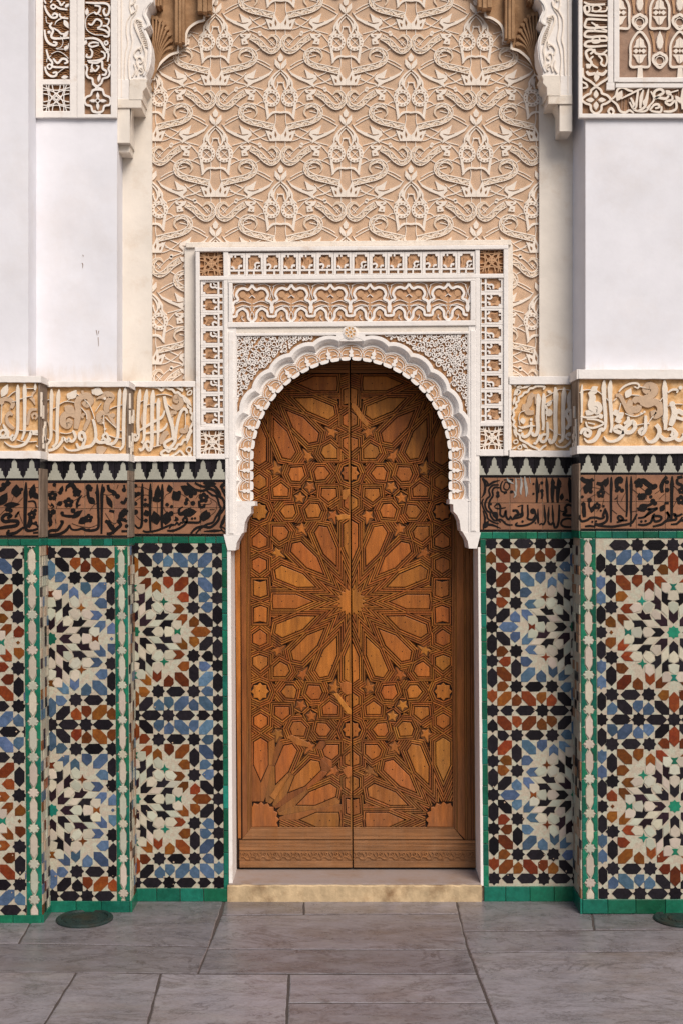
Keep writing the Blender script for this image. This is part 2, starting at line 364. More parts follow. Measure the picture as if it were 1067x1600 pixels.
def slab(pts):
    sub = []
    for i in range(len(pts)):
        (ax, ay), (bx, by) = pts[i], pts[(i + 1) % len(pts)]; L = math.hypot(bx - ax, by - ay); k = max(1, int(L / .06))
        for j in range(k): sub.append((ax + (bx - ax) * j / k + (random.uniform(-.0022, .0022) if j else 0), ay + (by - ay) * j / k + (random.uniform(-.0022, .0022) if j else 0)))
    pts = sub
    m = MB(); q = inset(pts, .0045); q2 = inset(q, .004) if q else None
    if not q2: return
    n = len(q); b = 0
    m.v = [(x, y, 0.0) for x, y in q2] + [(x, y, -.002) for x, y in q] + [(x, y, -.02) for x, y in q]
    ar = sum(q[i][0] * q[(i + 1) % n][1] - q[(i + 1) % n][0] * q[i][1] for i in range(n))
    m.f.append(tuple(range(n)) if ar > 0 else tuple(range(n))[::-1])
    for k in (0, n):
        for i in range(n):
            j = (i + 1) % n; f = (k + i, k + n + i, k + n + j, k + j); m.f.append(f if ar > 0 else f[::-1])
    m.build('paving_slab', M['marble'], floor)
for q in SL: slab([G(*p)[:2] for p in q])
yy = G(0, 1612)[1] - .004; r = 0
while yy > -8.0:
    hh = random.uniform(.28, .46); x = -4.2 + random.uniform(0, .5)
    while x < 4.2:
        ww = random.uniform(.6, 1.1); slab([(x, yy - hh), (x + ww, yy - hh), (x + ww, yy), (x, yy)]); x += ww
    yy -= hh
x = -4.2
for sx in (-1, 1):
    for k in range(3):
        y1 = -.05 - k * .42
        xa = G(-120, 1474)[0] if sx < 0 else G(1180, 1470)[0]
        for j in range(3):
            a = xa + sx * j * .8; b = a + sx * .8; slab([(min(a, b), y1 - .42), (max(a, b), y1 - .42), (max(a, b), y1), (min(a, b), y1)])
# drains
for (px, py, rx, lab) in ((133, 1436.5, 43, 'round dark bronze floor drain at the foot of the left pier'), (1062, 1437, 40, 'round dark bronze floor drain cut off by the right edge of the photo')):
    c = G(px, py); d = thing('floor_drain', lab, 'drain', (c[0], c[1], 0), 'floor drains')
    rr = rx * K * D / D * .98
    m = MB(); m.lathe(c[0], c[1], 0, [(rr, -.004), (rr, .006), (rr * .95, .011), (rr * .82, .011), (rr * .80, .003)], 40); m.build('rim', M['bronze'], d)
    m = MB(); m.lathe(c[0], c[1], 0, [(rr * .72, .002), (rr * .72, .006), (rr * .55, .0075), (rr * .5, .006)], 40); m.build('lid', M['bronze'], d)
    for k in range(7):
        t = (k - 3) / 3.6 * rr * .45; m = MB(); hw = math.sqrt(max(0, (rr * .45) ** 2 - t * t))
        m.box(c[0] - hw, c[0] + hw, c[1] + t - .006, c[1] + t + .006, .006, .010); m.build('grate_bar', M['bronze'], d)
# ================================================================== plaster walls
def rpanel(mb, x0, y0, x1, y1, Yf, Yb, t, side):
    "slab of thickness t on the side of a pier, edge measured at the pier's front plane"
    a = P(x0, y0, Yf); b = P(x1, y1, Yf); s = side * t
    mb.wprism([(a[0], Yf, a[2]), (a[0] + s, Yf, a[2]), (b[0] + s, Yf, b[2]), (b[0], Yf, b[2])], Yb)
wall = thing('courtyard_wall', 'white plastered courtyard wall with stepped piers around the doorway', 'wall', (0, 0, 0))
YCU, YBU, YRU, YAU = -.268, -.118, -.150, .030
def wpart(nm, mt, *boxes):
    m = MB()
    for b in boxes: m.pbox(*b)
    return m.build(nm, M[mt], wall)
wpart('pier_plaster', 'plaster', (-330, -190, 45, 594, YCU, .35))
wpart('pier_plaster', 'plaster', (40, -190, 183.5, 603, YBU, .345))
m = MB(); a0 = P(914, 0, YRU)[0]; a1 = P(894, 0, YAU)[0]; x2 = P(1400, 0, YRU)[0]; zt, zb = P(0, -190, YRU)[2], P(0, 584, YRU)[2]
m.v = [(a0, YRU, zb), (x2, YRU, zb), (x2, .35, zb), (a1, .35, zb), (a1, YAU, zb), (a0, YRU, zt), (x2, YRU, zt), (x2, .35, zt), (a1, .35, zt), (a1, YAU, zt)]
m.f = [(0, 1, 6, 5), (4, 0, 5, 9), (3, 4, 9, 8), (1, 2, 7, 6), (2, 3, 8, 7), (5, 6, 7, 8, 9), (4, 3, 2, 1, 0)]
m.build('pier_plaster', M['plaster'], wall)
wpart('recess_plaster', 'plaster_warm', (182, -190, 238, 600, YAU, .34))
wpart('recess_plaster', 'plaster_warm', (842, -190, 897, 590, YAU, .34))
wpart('backing_wall', 'plaster_warm', (225, -190, 855, 385, .058, .33), (236, 384.5, 306, 590, .058, .33), (793, 384.5, 850, 590, .058, .33))
wpart('backing_wall', 'plaster_warm', (280, 384.7, 354, 860, .06, .33), (750, 384.7, 815, 860, .06, .33), (354.2, 384.7, 749.8, 530, .0605, .33))
# dado cores that carry the tiles
for (pts, Yf, Yb) in (([(-330, 590), (59.5, 590), (66, 1447), (-330, 1447)], YC + .012, .05), ([(50, 598), (197.5, 598), (204, 1427), (50, 1427)], YB + .012, .05),
                  ([(190, 600), (306, 600), (306, 722), (355, 722), (356, 860), (360, 1410), (190, 1410)], .012, .3), ([(749, 716), (797, 716), (797, 592), (930, 592), (930, 1410), (752, 1410), (749, 860)], .012, .3),
                  ([(904.5, 580), (1400, 580), (1400, 1429), (909.5, 1429)], YR + .012, .05)):
    m = MB(); m.prism(pts, Yf, Yb); m.build('dado_core', M['mortar'], wall)
# ledges of the calligraphy band
def ledge(x0, x1, y0, y1, Y, nm='ledge', proud=.012, mt='moulding_old'):
    m = MB(); a = P(x0, y0, Y - proud); b = P(x1, y1, Y - proud)
    m.wprism([(a[0], Y - proud, b[2]), (b[0], Y - proud, b[2]), (b[0], Y - proud, a[2]), (a[0], Y - proud, a[2])], Y + .07)
    m.build(nm, M[mt], wall)
# small cracks and nail marks in the white field
for pts in ([(130, 398), (131, 401)], [(128.5, 411), (130, 413), (129.5, 419)], [(151, 516), (152.5, 524)], [(154, 527), (154.5, 541)], [(155, 517), (154, 522)]):
    m = MB(); m.ribbon(pts, [1.1] * (len(pts) - 1) + [.5], YBU - .001, YBU, step=1.0); m.build('crack', M['brown_deep'], wall)
# ================================================================== door step
st = thing('door_step', 'worn yellow marble step below the wooden door', 'step', (P(555, 0, 0)[0], -.01, 0))
a = P(356, 1383, -.012); b = P(752, 1408.5, -.012)
rnd = random.Random(4); m = MB(); n = 44; prf = [(.004, 1.0), (0, .93), (-.001, .8), (.0, .0)]
top = a[2]; 
for i in range(n + 1):
    x = a[0] + (b[0] - a[0]) * i / n; e1 = rnd.uniform(-.004, .002); e2 = rnd.uniform(-.002, .003)
    for (dy, f) in ((.016, 1.0), (.004, .985), (-.001, .93), (0, .55), (.001, -.02)):
        m.v.append((x, -.012 + dy + (e2 if f > .5 else 0), top * f + (e1 if .5 < f < .99 else 0)))
for i in range(n):
    for k in range(4): m.f.append((5 * i + k, 5 * i + k + 1, 5 * i + 6 + k, 5 * i + 5 + k))
m.f.append((0, 1, 2, 3, 4)); m.f.append((5 * n + 4, 5 * n + 3, 5 * n + 2, 5 * n + 1, 5 * n))
m.box(a[0] + .002, b[0] - .002, .003, .3, -.01, top * .995); m.build('riser', M['step_stone'], st)
m = MB(); m.box(a[0] + .006, b[0] - .006, -.004, .30, top * .99, top + .006); m.build('tread', M['step_top'], st)
# ================================================================== cut-tile mosaic
S2 = math.sqrt(2)
def star8(cx, cy, a=1.0):
    o = []
    for k in range(16):
        r = S2 * a if k % 2 == 0 else a / math.cos(R(22.5)); o.append((cx + r * math.cos(R(22.5 * k)), cy + r * math.sin(R(22.5 * k))))
    return o
def hexa(cx, cy, horiz, hl=2.1):
    p = [(-hl, 0), (-hl + 1, 1), (hl - 1, 1), (hl, 0), (hl - 1, -1), (-hl + 1, -1)]
    return [(cx + x, cy + y) if horiz else (cx + y, cy + x) for x, y in p]
BASE = [('core', star8(0, 0, .97)),
 ('arrow', [(1.75, 0), (2.7, .93), (4.65, .93), (3.72, 0), (4.65, -.93), (2.7, -.93)]),
 ('arrow', [(1.24, 1.24), (1.24, 2.6), (2.6, 3.95), (2.6, 2.6), (3.95, 2.6), (2.6, 1.24)]),
 ('pale', [(3.78, 0), (4.68, .93), (5.9, .95), (6.36, 0), (5.9, -.95), (4.68, -.93)]),
 ('pale', [(6.45, 0), (6.72, 1.1), (8.0, .92), (8.6, .1), (8.6, -.1), (8.0, -.92), (6.72, -1.1)]),
 ('tie', [(8.68, .66), (9.35, .28), (10.08, .82), (9.9, 0), (10.08, -.82), (9.35, -.28), (8.68, -.66)]),
 ('pale', [(10.15, 2.35), (8.6, 2.35), (8.1, 1.75), (8.22, 1.05), (9.32, .34), (10.15, .9)]),
 ('chip', [(3.15, 1.22), (4.35, 2.45), (6.2, 2.45), (5.1, 1.05)]),
 ('wedge', [(5.35, 1.12), (6.4, 2.42), (8.5, 2.42), (8.05, 1.78), (8.0, 1.02), (6.72, 1.2), (6.42, .2), (6.05, 1.02)]),
 ('pale', [(2.66, 2.66), (2.68, 3.85), (3.7, 4.72), (4.72, 3.7), (3.85, 2.68)]),
 ('wedge', [(7.6, 3.85), (6.35, 2.55), (4.45, 2.55), (4.85, 3.4), (4.8, 3.9), (5.75, 3.75), (6.4, 4.75), (6.65, 4.0)]),
 ('pale', [(4.5, 4.5), (3.95, 5.5), (4.9, 6.3), (5.75, 5.75), (6.3, 4.9), (5.5, 3.95)]),
 ('tie', [(7.5, 6.42), (6.72, 6.72), (6.42, 7.5), (6.1, 6.7), (5.4, 6.35), (6.15, 6.15), (6.35, 5.4), (6.7, 6.1)]),
 ('pale', [(9.0, 5.02), (8.1, 5.95), (6.75, 5.9), (6.5, 5.2), (6.85, 4.5), (8.2, 4.0)]),
 ('ring', [(10.9, 4.9), (10.0, 5.85), (8.2, 5.93), (9.1, 5.0), (8.3, 3.98), (10.0, 3.9)]),
 ('chip', [(9.75, 3.78), (7.7, 3.82), (6.45, 2.5), (8.35, 2.5)]),
 ('ring', [(11.5, 3.75), (10.15, 3.75), (8.95, 2.47), (10.22, 2.4), (10.22, 1.15), (11.5, 2.55)]),
 ('ring2', [(12.9, 3.35), (13.9, 2.5), (13.9, 1.6), (13.35, 1.1), (11.9, 1.1), (11.9, 2.4)]),
 ('ring2', hexa(14.35, 0, True, 2.08)),
 ('star', star8(12.75, 5.15)),
 ('diag', [(14.05, 3.92), (15.4, 3.92), (16.88, 2.45), (16.88, 1.08), (15.6, 1.08), (14.05, 2.55)]),
 ('star', star8(17.9, 0)), ('hex', hexa(17.9, 3.62, False)), ('star', star8(17.9, 7.25)), ('hex', hexa(17.9, 10.87, False)),
 ('kstar', [(17.9, 16.2), (18.9, 15.15), (18.9, 13.85), (18.3, 13.85), (17.9, 13.35), (17.5, 13.85), (16.9, 13.85), (16.9, 15.15)]),
 ('star', star8(17.9, 17.9)),
 ('out', [(14.4, 5.25), (15.45, 6.3), (16.85, 6.3), (16.85, 4.8), (16.2, 4.15), (15.4, 4.2)]),
 ('out', [(16.45, 7.4), (15.45, 6.42), (14.0, 6.42), (14.0, 7.85), (14.6, 8.4), (15.5, 8.4)]),
 ('hex', hexa(12.8, 8.9, False, 2.0)),
 ('star', star8(12.75, 12.75)),
 ('out', [(13.85, 11.6), (15.35, 11.6), (16.85, 10.1), (16.85, 8.62), (15.4, 8.62), (13.85, 10.15)]),
 ('out', [(14.35, 12.7), (15.3, 13.7), (16.82, 13.7), (16.82, 12.3), (16.15, 11.72), (15.25, 11.72)]),
 ('out', [(13.88, 13.88), (13.88, 15.35), (15.4, 16.85), (16.85, 16.85), (16.85, 15.4), (15.35, 13.88)]),
 ('ring2', [(9.3, 7.4), (10.2, 8.4), (11.2, 8.4), (11.75, 7.85), (11.75, 6.4), (10.3, 6.4)]),
 ('ring2', [(8.75, 8.75), (8.75, 10.15), (10.3, 11.7), (11.7, 11.7), (11.7, 10.3), (10.15, 8.75)]),
]
CELL = {}
for cls, poly in BASE:
    for k in range(8):
        q = poly
        if k & 1: q = [(y, x) for x, y in q]
        if k & 2: q = [(-x, y) for x, y in q]
        if k & 4: q = [(x, -y) for x, y in q]
        cx = sum(p[0] for p in q) / len(q); cy = sum(p[1] for p in q) / len(q)
        CELL.setdefault((round(cx * 2), round(cy * 2)), (cls, q, cx, cy))
CELL = list(CELL.values())
def mosaic(label, Y, cx, cys, a, rect, shear, ring, out, tiemat, extra=None, drop=None):
    x0, y0, x1, y1 = rect
    sh = lambda x, y: x + shear * (y - 1100)
    t = thing('mosaic_panel', label, 'mosaic', P((x0 + x1) / 2, y1, Y), 'cut-tile mosaic panels')
    m = MB(); m.prism([(sh(x0, y0), y0), (sh(x1, y0), y0), (sh(x1, y1), y1), (sh(x0, y1), y1)], Y + .0024, Y + .02); m.build('mortar_bed', M['bed'], t)
    rnd = random.Random(int(x0) + 7); todo = []
    seen = set()
    for cy in cys:
        for ox in (-1, 0, 1):
            for cls, q, tx, ty in CELL:
                gx = cx + (tx + ox * 35.8) * a; gy = cy + ty * a
                key = (round(gx), round(gy))
                if any((key[0] + i, key[1] + j) in seen for i in (-1, 0, 1) for j in (-1, 0, 1)): continue
                if not (x0 - 25 < gx < x1 + 25 and y0 - 25 < gy < y1 + 25): continue
                if drop and drop(gx, gy, cls): continue
                seen.add(key)
                todo.append((cls, [(cx + (u + ox * 35.8) * a, cy + v * a) for u, v in q], gx, gy))
    if extra: todo += extra
    done = []
    for cls, q, gx, gy in todo:
        if cls != 'star' or True:
            q = [(u + rnd.uniform(-.28, .28), v + rnd.uniform(-.28, .28)) for u, v in q]
        q = cliprect(q, x0 + .5, y0 + .5, x1 - .5, y1 - .5)
        if len(q) < 3 or area(q) < 8: continue
        qi = inset(q, -.4 if cls in ('star', 'hex', 'diag', 'out', 'kstar', 'ring2') else .08)
        if qi: q = qi
        r = rnd.random()
        if cls == 'core': mt = 't_turq' if r < .4 else 't_green'
        elif cls == 'arrow': mt = 't_plum' if r < .6 else 't_black'
        elif cls == 'wedge': mt = 't_black' if r < .75 else 't_plum'
        elif cls in ('pale', 'chip'): mt = 't_pale' if r < .4 else 't_white'
        elif cls == 'tie': mt = tiemat
        elif cls in ('ring', 'ring2'): mt = ring
        elif cls == 'out': mt = out if r < .95 else 't_black'
        elif cls == 'kstar': mt = 't_black' if r < .7 else out
        elif cls in M: mt = cls
        else: mt = 't_black'
        done.append((area(q), mt, [(sh(u, v), v) for u, v in q]))
    done.sort(key=lambda d: -d[0]); rest = {}
    for i, (ar, mt, q) in enumerate(done):
        dz = rnd.uniform(-.0005, .0009)
        tilt = (rnd.uniform(-1, 1) * .00007, rnd.uniform(-1, 1) * .00007)
        if i < 300:
            m = MB(); m.pillow(q, Y + .0008 - dz, Y + .006, .45, .0003, tilt); m.build('tile', M[mt], t)
        else: rest.setdefault(mt, MB()).pillow(q, Y + .0008 - dz, Y + .006, .45, .0003, tilt)
    for k, mm in rest.items(): mm.build('small_tiles', M[k], t, kind='stuff')
    ch = MB()                                                   # chipped glaze, most of it low on the wall
    for _ in range(46):
        ar, mt, q = rnd.choice(done); cx, cy2 = sum(p[0] for p in q) / len(q), sum(p[1] for p in q) / len(q)
        if rnd.random() > .18 + .8 * max(0, (cy2 - 1150) / 250) or mt in ('t_white', 't_pale'): continue
        e = rnd.choice(q); f = rnd.uniform(.55, .95); x, y = cx + (e[0] - cx) * f, cy2 + (e[1] - cy2) * f; r = rnd.uniform(.5, 1.7)
        ch.prism([(x + r * rnd.uniform(.5, 1.2) * math.cos(R(60 * k)), y + r * rnd.uniform(.5, 1.2) * math.sin(R(60 * k))) for k in range(6)], Y - .0019 - eps() * .1, Y + .002)
    ch.build('glaze_chips', M['mortar'], t, kind='stuff')
    return t, sh
def tilerow(t, x0, x1, y0, y1, Y, n, name='border_tile', mt='t_green', sh=None, vert=False, seed=1, var=.35, turq=.12):
    rnd = random.Random(seed); L = (y1 - y0) if vert else (x1 - x0)
    ws = [1 + rnd.uniform(-var, var) for _ in range(n)]; k = L / sum(ws); pos = y0 if vert else x0
    sh = sh or (lambda x, y: x)
    for w in ws:
        q = [(x0, pos), (x1, pos), (x1, pos + w * k), (x0, pos + w * k)] if vert else [(pos, y0), (pos + w * k, y0), (pos + w * k, y1), (pos, y1)]
        q = inset([(sh(u, v) + rnd.uniform(-.25, .25), v + rnd.uniform(-.25, .25)) for u, v in q], .42)
        m = MB(); m.pillow(q, Y - rnd.uniform(-.0005, .001), Y + .012, .6, .0008); m.build(name, M['t_turq' if rnd.random() < turq else mt], t); pos += w * k
def returns(t, x0, y0, x1, y1, Yf, Yb, side, seed, mats, rows=36, cols=4, name='return_tiles'):
    rnd = random.Random(seed); mbs = {}
    for i in range(rows):
        ya = y0 + (y1 - y0) * i / rows; yb = y0 + (y1 - y0) * (i + 1) / rows
        for j in range(cols):
            if rnd.random() < .35: continue
            Ya = Yf + .004 + (Yb - Yf) * j / cols; Yc = Yf + (Yb - Yf) * (j + 1) / cols - .004
            a = P(x0 + (x1 - x0) * (ya - y0) / (y1 - y0), ya + .6, Yf); b = P(x0 + (x1 - x0) * (yb - y0) / (y1 - y0), yb - .6, Yf); s = side * .006
            mb = mbs.setdefault(rnd.choice(mats), MB())
            mb.wprism([(a[0] + s * .2, Ya, a[2]), (a[0] + s, Ya, a[2]), (b[0] + s, Ya, b[2]), (b[0] + s * .2, Ya, b[2])], Yc)
    for k, mb in mbs.items(): mb.build(name, M[k], t, kind='stuff')
    m = MB(); rpanel(m, x0, y0, x1, y1, Yf + .005, Yb, .004, side); m.build('return_bed', M['bed'], t)
# --- wall left of the door
a = 7.30
t, sh = mosaic('mosaic panel touching the left door jamb, its rosettes ringed in rust', YA, 210.5, (987, 1248.5), a, (205, 849, 348.5, 1388), .006, 't_rust', 't_blue', 't_green')
tilerow(t, 206, 355, 838, 849, YA, 7, sh=sh, seed=3)
tilerow(t, 348.5, 356.5, 849, 1388, YA, 20, vert=True, sh=sh, seed=4, turq=.02)
tilerow(t, 208, 355, 1388, 1409, YA - .006, 4, name='skirting_tile', sh=sh, seed=5, var=.1, turq=0)
# --- left pier
t, sh = mosaic('mosaic panel on the left pier between two green star strips, rosettes ringed in blue', YB, 80.3, (998, 1266), 7.5, (73, 853, 181, 1408), .007, 't_blue', 't_rust', 't_rust',
    extra=[('t_blue', [(80.3 + 12.75 * 7.5 + dx, cy + dy) for dx, dy in ((0, -3.4), (3.4, 0), (0, 3.4), (-3.4, 0))], 0, 0) for cy in (998, 1266)], drop=lambda x, y, c: abs(x - (80.3 + 14.35 * 7.5)) < 4 and c == 'ring2' and min(abs(y - 998), abs(y - 1266)) < 4)
tilerow(t, 72, 202, 841.5, 853, YB, 6, sh=sh, seed=6)
tilerow(t, 78, 203.5, 1408, 1426.5, YB - .006, 3, name='skirting_tile', seed=7, var=.12, turq=0)
returns(t, 200, 853, 204, 1408, YB, .0, 1, 3, ['t_black', 't_white', 't_blue', 't_plum', 't_rust', 'mortar', 't_pale'])
m = MB(); rpanel(m, 199.8, 841.5, 200, 852.5, YB, 0, .006, 1); rpanel(m, 204, 1408, 204.2, 1426.5, YB - .004, 0, .009, 1); m.build('return_border', M['t_green'], t)
# --- far left pier
t, sh = mosaic('narrow mosaic panel cut off by the left edge of the photo, rust and blue', YC, -69.5, (1004, 1283), 7.78, (-110, 853, 39.5, 1430), .008, 't_rust', 't_blue', 't_turq',
    extra=[('t_rust', [(-69.5 + 12.75 * 7.78 + dx, cy + dy) for dx, dy in ((0, -3.4), (3.4, 0), (0, 3.4), (-3.4, 0))], 0, 0) for cy in (1004, 1283)], drop=lambda x, y, c: x < -22 or (abs(x - (-69.5 + 14.35 * 7.78)) < 4 and c == 'ring2' and min(abs(y - 1004), abs(y - 1283)) < 4))
tilerow(t, -40, 64, 842, 853, YC, 4, sh=sh, seed=8)
tilerow(t, -25, 66, 1430, 1446, YC - .006, 2, name='skirting_tile', seed=9, var=.1, turq=0)
returns(t, 62, 853, 66, 1430, YC, YB, 1, 5, ['t_black', 't_white', 't_blue', 't_plum', 't_rust', 'mortar', 't_pale'])
m = MB(); rpanel(m, 61.8, 841.5, 62, 852.5, YC, YB, .006, 1); rpanel(m, 66, 1430, 66.2, 1446, YC - .004, YB, .009, 1); m.build('return_border', M['t_green'], t)
# --- wall right of the door
t, sh = mosaic('mosaic panel touching the right door jamb, its rosettes ringed in blue', YA, 899.5, (979.5, 1242), 7.30, (760.5, 842, 899, 1385), .009, 't_blue', 't_rust', 't_rust')
tilerow(t, 748, 898, 831, 842, YA, 7, seed=12, sh=sh)
tilerow(t, 751.5, 760.5, 842, 1385, YA, 21, vert=True, sh=sh, seed=13, turq=.08)
tilerow(t, 753, 902, 1385, 1409, YA - .006, 4, name='skirting_tile', sh=sh, seed=14, var=.1, turq=0)
# --- right pier
ax, aa = 1052.5, 7.62; ex = []
for cy in (988, 1260):
    for dy, kind in ((0, 's'), (3.62, 'h'), (7.0, 'k'), (-3.62, 'h'), (-7.0, 'q'), (10.3, 'q'), (-10.3, 'k'), (14.2, 'h'), (-14.2, 'h'), (17.9, 's')):
        X, Yc = ax - 14.9 * aa, cy + dy * aa
        if kind == 's': ex.append(('t_black', [(X + u * aa, Yc + v * aa) for u, v in star8(0, 0)], 0, 0))
        elif kind == 'h': ex.append(('t_black', [(X + u * aa, Yc + v * aa) for u, v in hexa(0, 0, False, 2.0)], 0, 0))
        else:
            s = 1 if kind == 'k' else -1
            ex.append(('t_blue', [(X + u * aa, Yc + s * v * aa) for u, v in ((0, 1.6), (1, .6), (1, -1), (.4, -1), (0, -1.45), (-.4, -1), (-1, -1), (-1, .6))], 0, 0))
    ex.append(('t_rust', [(ax - 12.75 * aa + dx, cy + dy) for dx, dy in ((0, -3.4), (3.4, 0), (0, 3.4), (-3.4, 0))], 0, 0))
t, sh = mosaic('mosaic panel on the right pier beside a green star strip, rosettes ringed in rust', YR, ax, (988, 1260), aa, (932, 841, 1140, 1405), .007, 't_rust', 't_blue', 't_turq', extra=ex,
    drop=lambda x, y, c: (abs(x - ax) > 13.9 * aa) or x > 1085 or (abs(x - (ax - 14.35 * aa)) < 4 and c == 'ring2' and min(abs(y - 988), abs(y - 1260)) < 4))
tilerow(t, 908.5, 1125, 829.5, 841, YR, 9, sh=sh, seed=16)
tilerow(t, 909.5, 1160, 1405, 1428, YR - .006, 6, name='skirting_tile', seed=17, var=.2, turq=0)
returns(t, 906.3, 853, 909, 1405, YR, 0, -1, 8, ['t_black', 't_plum', 'mortar', 'brown_mid', 't_pale'])
m = MB(); rpanel(m, 905.8, 829.5, 906, 841, YR, 0, .006, -1); rpanel(m, 909, 1405, 909.2, 1428, YR - .004, 0, .009, -1); m.build('return_border', M['t_green'], t)
# ================================================================== green strips of white stars and long hexagons
def starstrip(label, Y, x0, x1, y0, y1, ystar, pitch, shear):
    sh = lambda x, y: x + shear * (y - 1100)
    t = thing('star_strip', label, 'tile strip', P((x0 + x1) / 2, y1, Y), 'green star strips on the pier edges'); rnd = random.Random(int(x0) + 5)
    m = MB(); m.prism([(sh(x0, y0), y0), (sh(x1, y0), y0), (sh(x1, y1), y1), (sh(x0, y1), y1)], Y + .0045, Y + .02); m.build('mortar_bed', M['bed'], t)
    c = (x0 + x1) / 2; hw = (x1 - x0) / 2; y = ystar
    while y - pitch > y0 - pitch: y -= pitch
    while y < y1 + pitch:
        def put(q, mt, nm, lift):
            q = cliprect([(u + rnd.uniform(-.25, .25), v + rnd.uniform(-.25, .25)) for u, v in q], x0 + .4, y0 + .4, x1 - .4, y1 - .4)
            if len(q) > 2 and area(q) > 12:
                m = MB(); m.pillow([(sh(u, v), v) for u, v in q], Y - lift, Y + .006, .6, .0008); m.build(nm, M[mt], t)
        r = hw * .46
        put([(c + q * math.cos(R(22.5 * k)) , y + q * math.sin(R(22.5 * k))) for k in range(16) for q in ((hw * .74 if k % 2 == 0 else hw * .47),)], 't_pale' if rnd.random() < .6 else 't_white', 'star_tile', .0002)
        h = pitch / 2 - r * S2 - .8; ym = y + pitch / 2
        put([(c, ym - h), (c + hw * .45, ym - h + 8), (c + hw * .45, ym + h - 8), (c, ym + h), (c - hw * .45, ym + h - 8), (c - hw * .45, ym - h + 8)], 't_white' if rnd.random() < .6 else 't_pale', 'hexagon_tile', .0002)
        for s in (-1, 1):
            for (ya, yb) in ((y, ym), (ym, y + pitch)):
                top = ya == y
                yn, yf_ = (y, ym) if top else (y + pitch, ym); sg = 1 if top else -1
                q = [(c + s * hw, yn), (c + s * hw * .74, yn), (c + s * hw * .5, yn + sg * r * .9), (c + s * hw * .16, yn + sg * (r * 1.35)), (c + s * hw * .5, yn + sg * (r * 1.4 + 8.6)), (c + s * hw * .5, yf_ - sg * 2), (c + s * hw * .74, yf_), (c + s * hw, yf_)]
                put(inset(q, .35) or q, 't_green', 'edge_tile', 0)
        y += pitch
starstrip('green strip of white stars at the right edge of the far left pier', YC, 39.7, 64, 853, 1430, 904.7, 55.7, .008)
starstrip('green strip of white stars at the right edge of the left pier', YB, 181.2, 202, 853, 1408, 908, 54.2, .007)
starstrip('green strip of white stars at the left edge of the right pier', YR, 907.2, 931.8, 841, 1405, 892, 54.2, .007)
m = None
# ================================================================== stepped merlons and black inscription tiles
def merlons(label, Y, x0, x1, y0, y1, xpk, pitch, ret=None):
    t = thing('merlon_frieze', label, 'tile frieze', P((x0 + x1) / 2, y1, Y), 'black and white merlon friezes'); rnd = random.Random(int(x0) + 3)
    h = y1 - y0; x = xpk
    while x - pitch > x0 - pitch / 2: x -= pitch
    while x < x1 + pitch / 2:
        q = cliprect([(x - pitch / 2, y0 + rnd.uniform(-.8, 1.5)), (x, y0 + rnd.uniform(-1, 1)), (x + pitch / 2, y0 + rnd.uniform(-.8, 1.5)), (x + pitch / 2, y1), (x - pitch / 2, y1)], x0, y0 - 2, x1, y1)
        if len(q) > 2: m = MB(); m.prism(inset(q, .25) or q, Y + .0015, Y + .014); m.build('black_tile', M['t_black'], t)
        half = [(12.4, 1), (8.8, .80), (8.6, .63), (6.2, .63), (6.1, .49), (3.9, .49), (3.7, .22), (2.3, .12), (0, .0)]
        k = pitch / 25.2
        q = [(x + u * k + rnd.uniform(-.2, .2), y0 + 1 + v * (h - 1.3)) for u, v in half] + [(x - u * k + rnd.uniform(-.2, .2), y0 + 1 + v * (h - 1.3)) for u, v in half[-2::-1]]
        q = cliprect(q, x0 + .2, y0 - 2, x1 - .2, y1)
        if len(q) > 2 and area(q) > 10: m = MB(); m.prism(q, Y - .0005, Y + .006); m.build('merlon', M['merlon'], t)
        x += pitch
    if ret:
        m = MB(); rpanel(m, ret[0], y0, ret[0], (y0 + y1) / 2, Y, ret[1], .006, ret[2]); m.build('return_tile', M['t_black'], t)
        m = MB(); rpanel(m, ret[0], (y0 + y1) / 2, ret[0], y1, Y, ret[1], .007, ret[2]); m.build('return_tile', M['return_wall'], t)
    return t
merlons('black and white merlon frieze beside the left jamb of the door', YA, 209, 355.5, 717, 749.5, 242.4, 25.2)
merlons('black and white merlon frieze across the left pier', YB, 72, 199.5, 720, 750.5, 86.5, 26.6, (199.5, 0, 1))
merlons('black and white merlon frieze at the left edge of the photo', YC, -60, 61, 716, 747.5, 23, 27.2, (61, YB, 1))
merlons('black and white merlon frieze beside the right jamb with greyed and gilded patches', YA, 747.5, 896, 713, 742.5, 771.5, 24.9)
merlons('black and white merlon frieze across the right pier', YR, 906, 1140, 709, 738.5, 918, 25.5, (906, 0, -1))
def inscription(label, Y, x0, x1, y0, y1, cols, ymid, zt, txt, ret=None, frame=True):
    t = thing('inscription_frieze', label, 'tile frieze', P((x0 + x1) / 2, y1, Y), 'black lettered terracotta friezes')
    m = MB(); m.pbox(x0, y0, x1, y1, Y + .006, Y + .02); m.build('mortar_bed', M['mortar'], t)
    xs = [x0] + cols + [x1]
    for i in range(len(xs) - 1):
        for ya, yb in ((y0 + 3.2, ymid), (ymid, y1 - 2.6)):
            m = MB(); m.pillow(inset([(xs[i], ya), (xs[i + 1], ya), (xs[i + 1], yb), (xs[i], yb)], .5), Y + .0012, Y + .012, .4, .0004); m.build('terracotta_tile', M['terracotta'], t)
        for ya, yb in ((y0, y0 + 3), (y1 - 2.4, y1)):
            m = MB(); m.pbox(xs[i] + .2, ya, xs[i + 1] - .2, yb, Y + .0005, Y + .012); m.build('line_tile', M['t_black'], t)
    strokes(txt, zt, 'letter_stroke', M['black_glaze'], t, Y - .0006, Y + .0022, 1.15)
    if ret: m = MB(); rpanel(m, ret[0], y0, ret[0], y1, Y, ret[1], .007, ret[2]); m.build('return_tile', M['return_wall'], t)
    return t
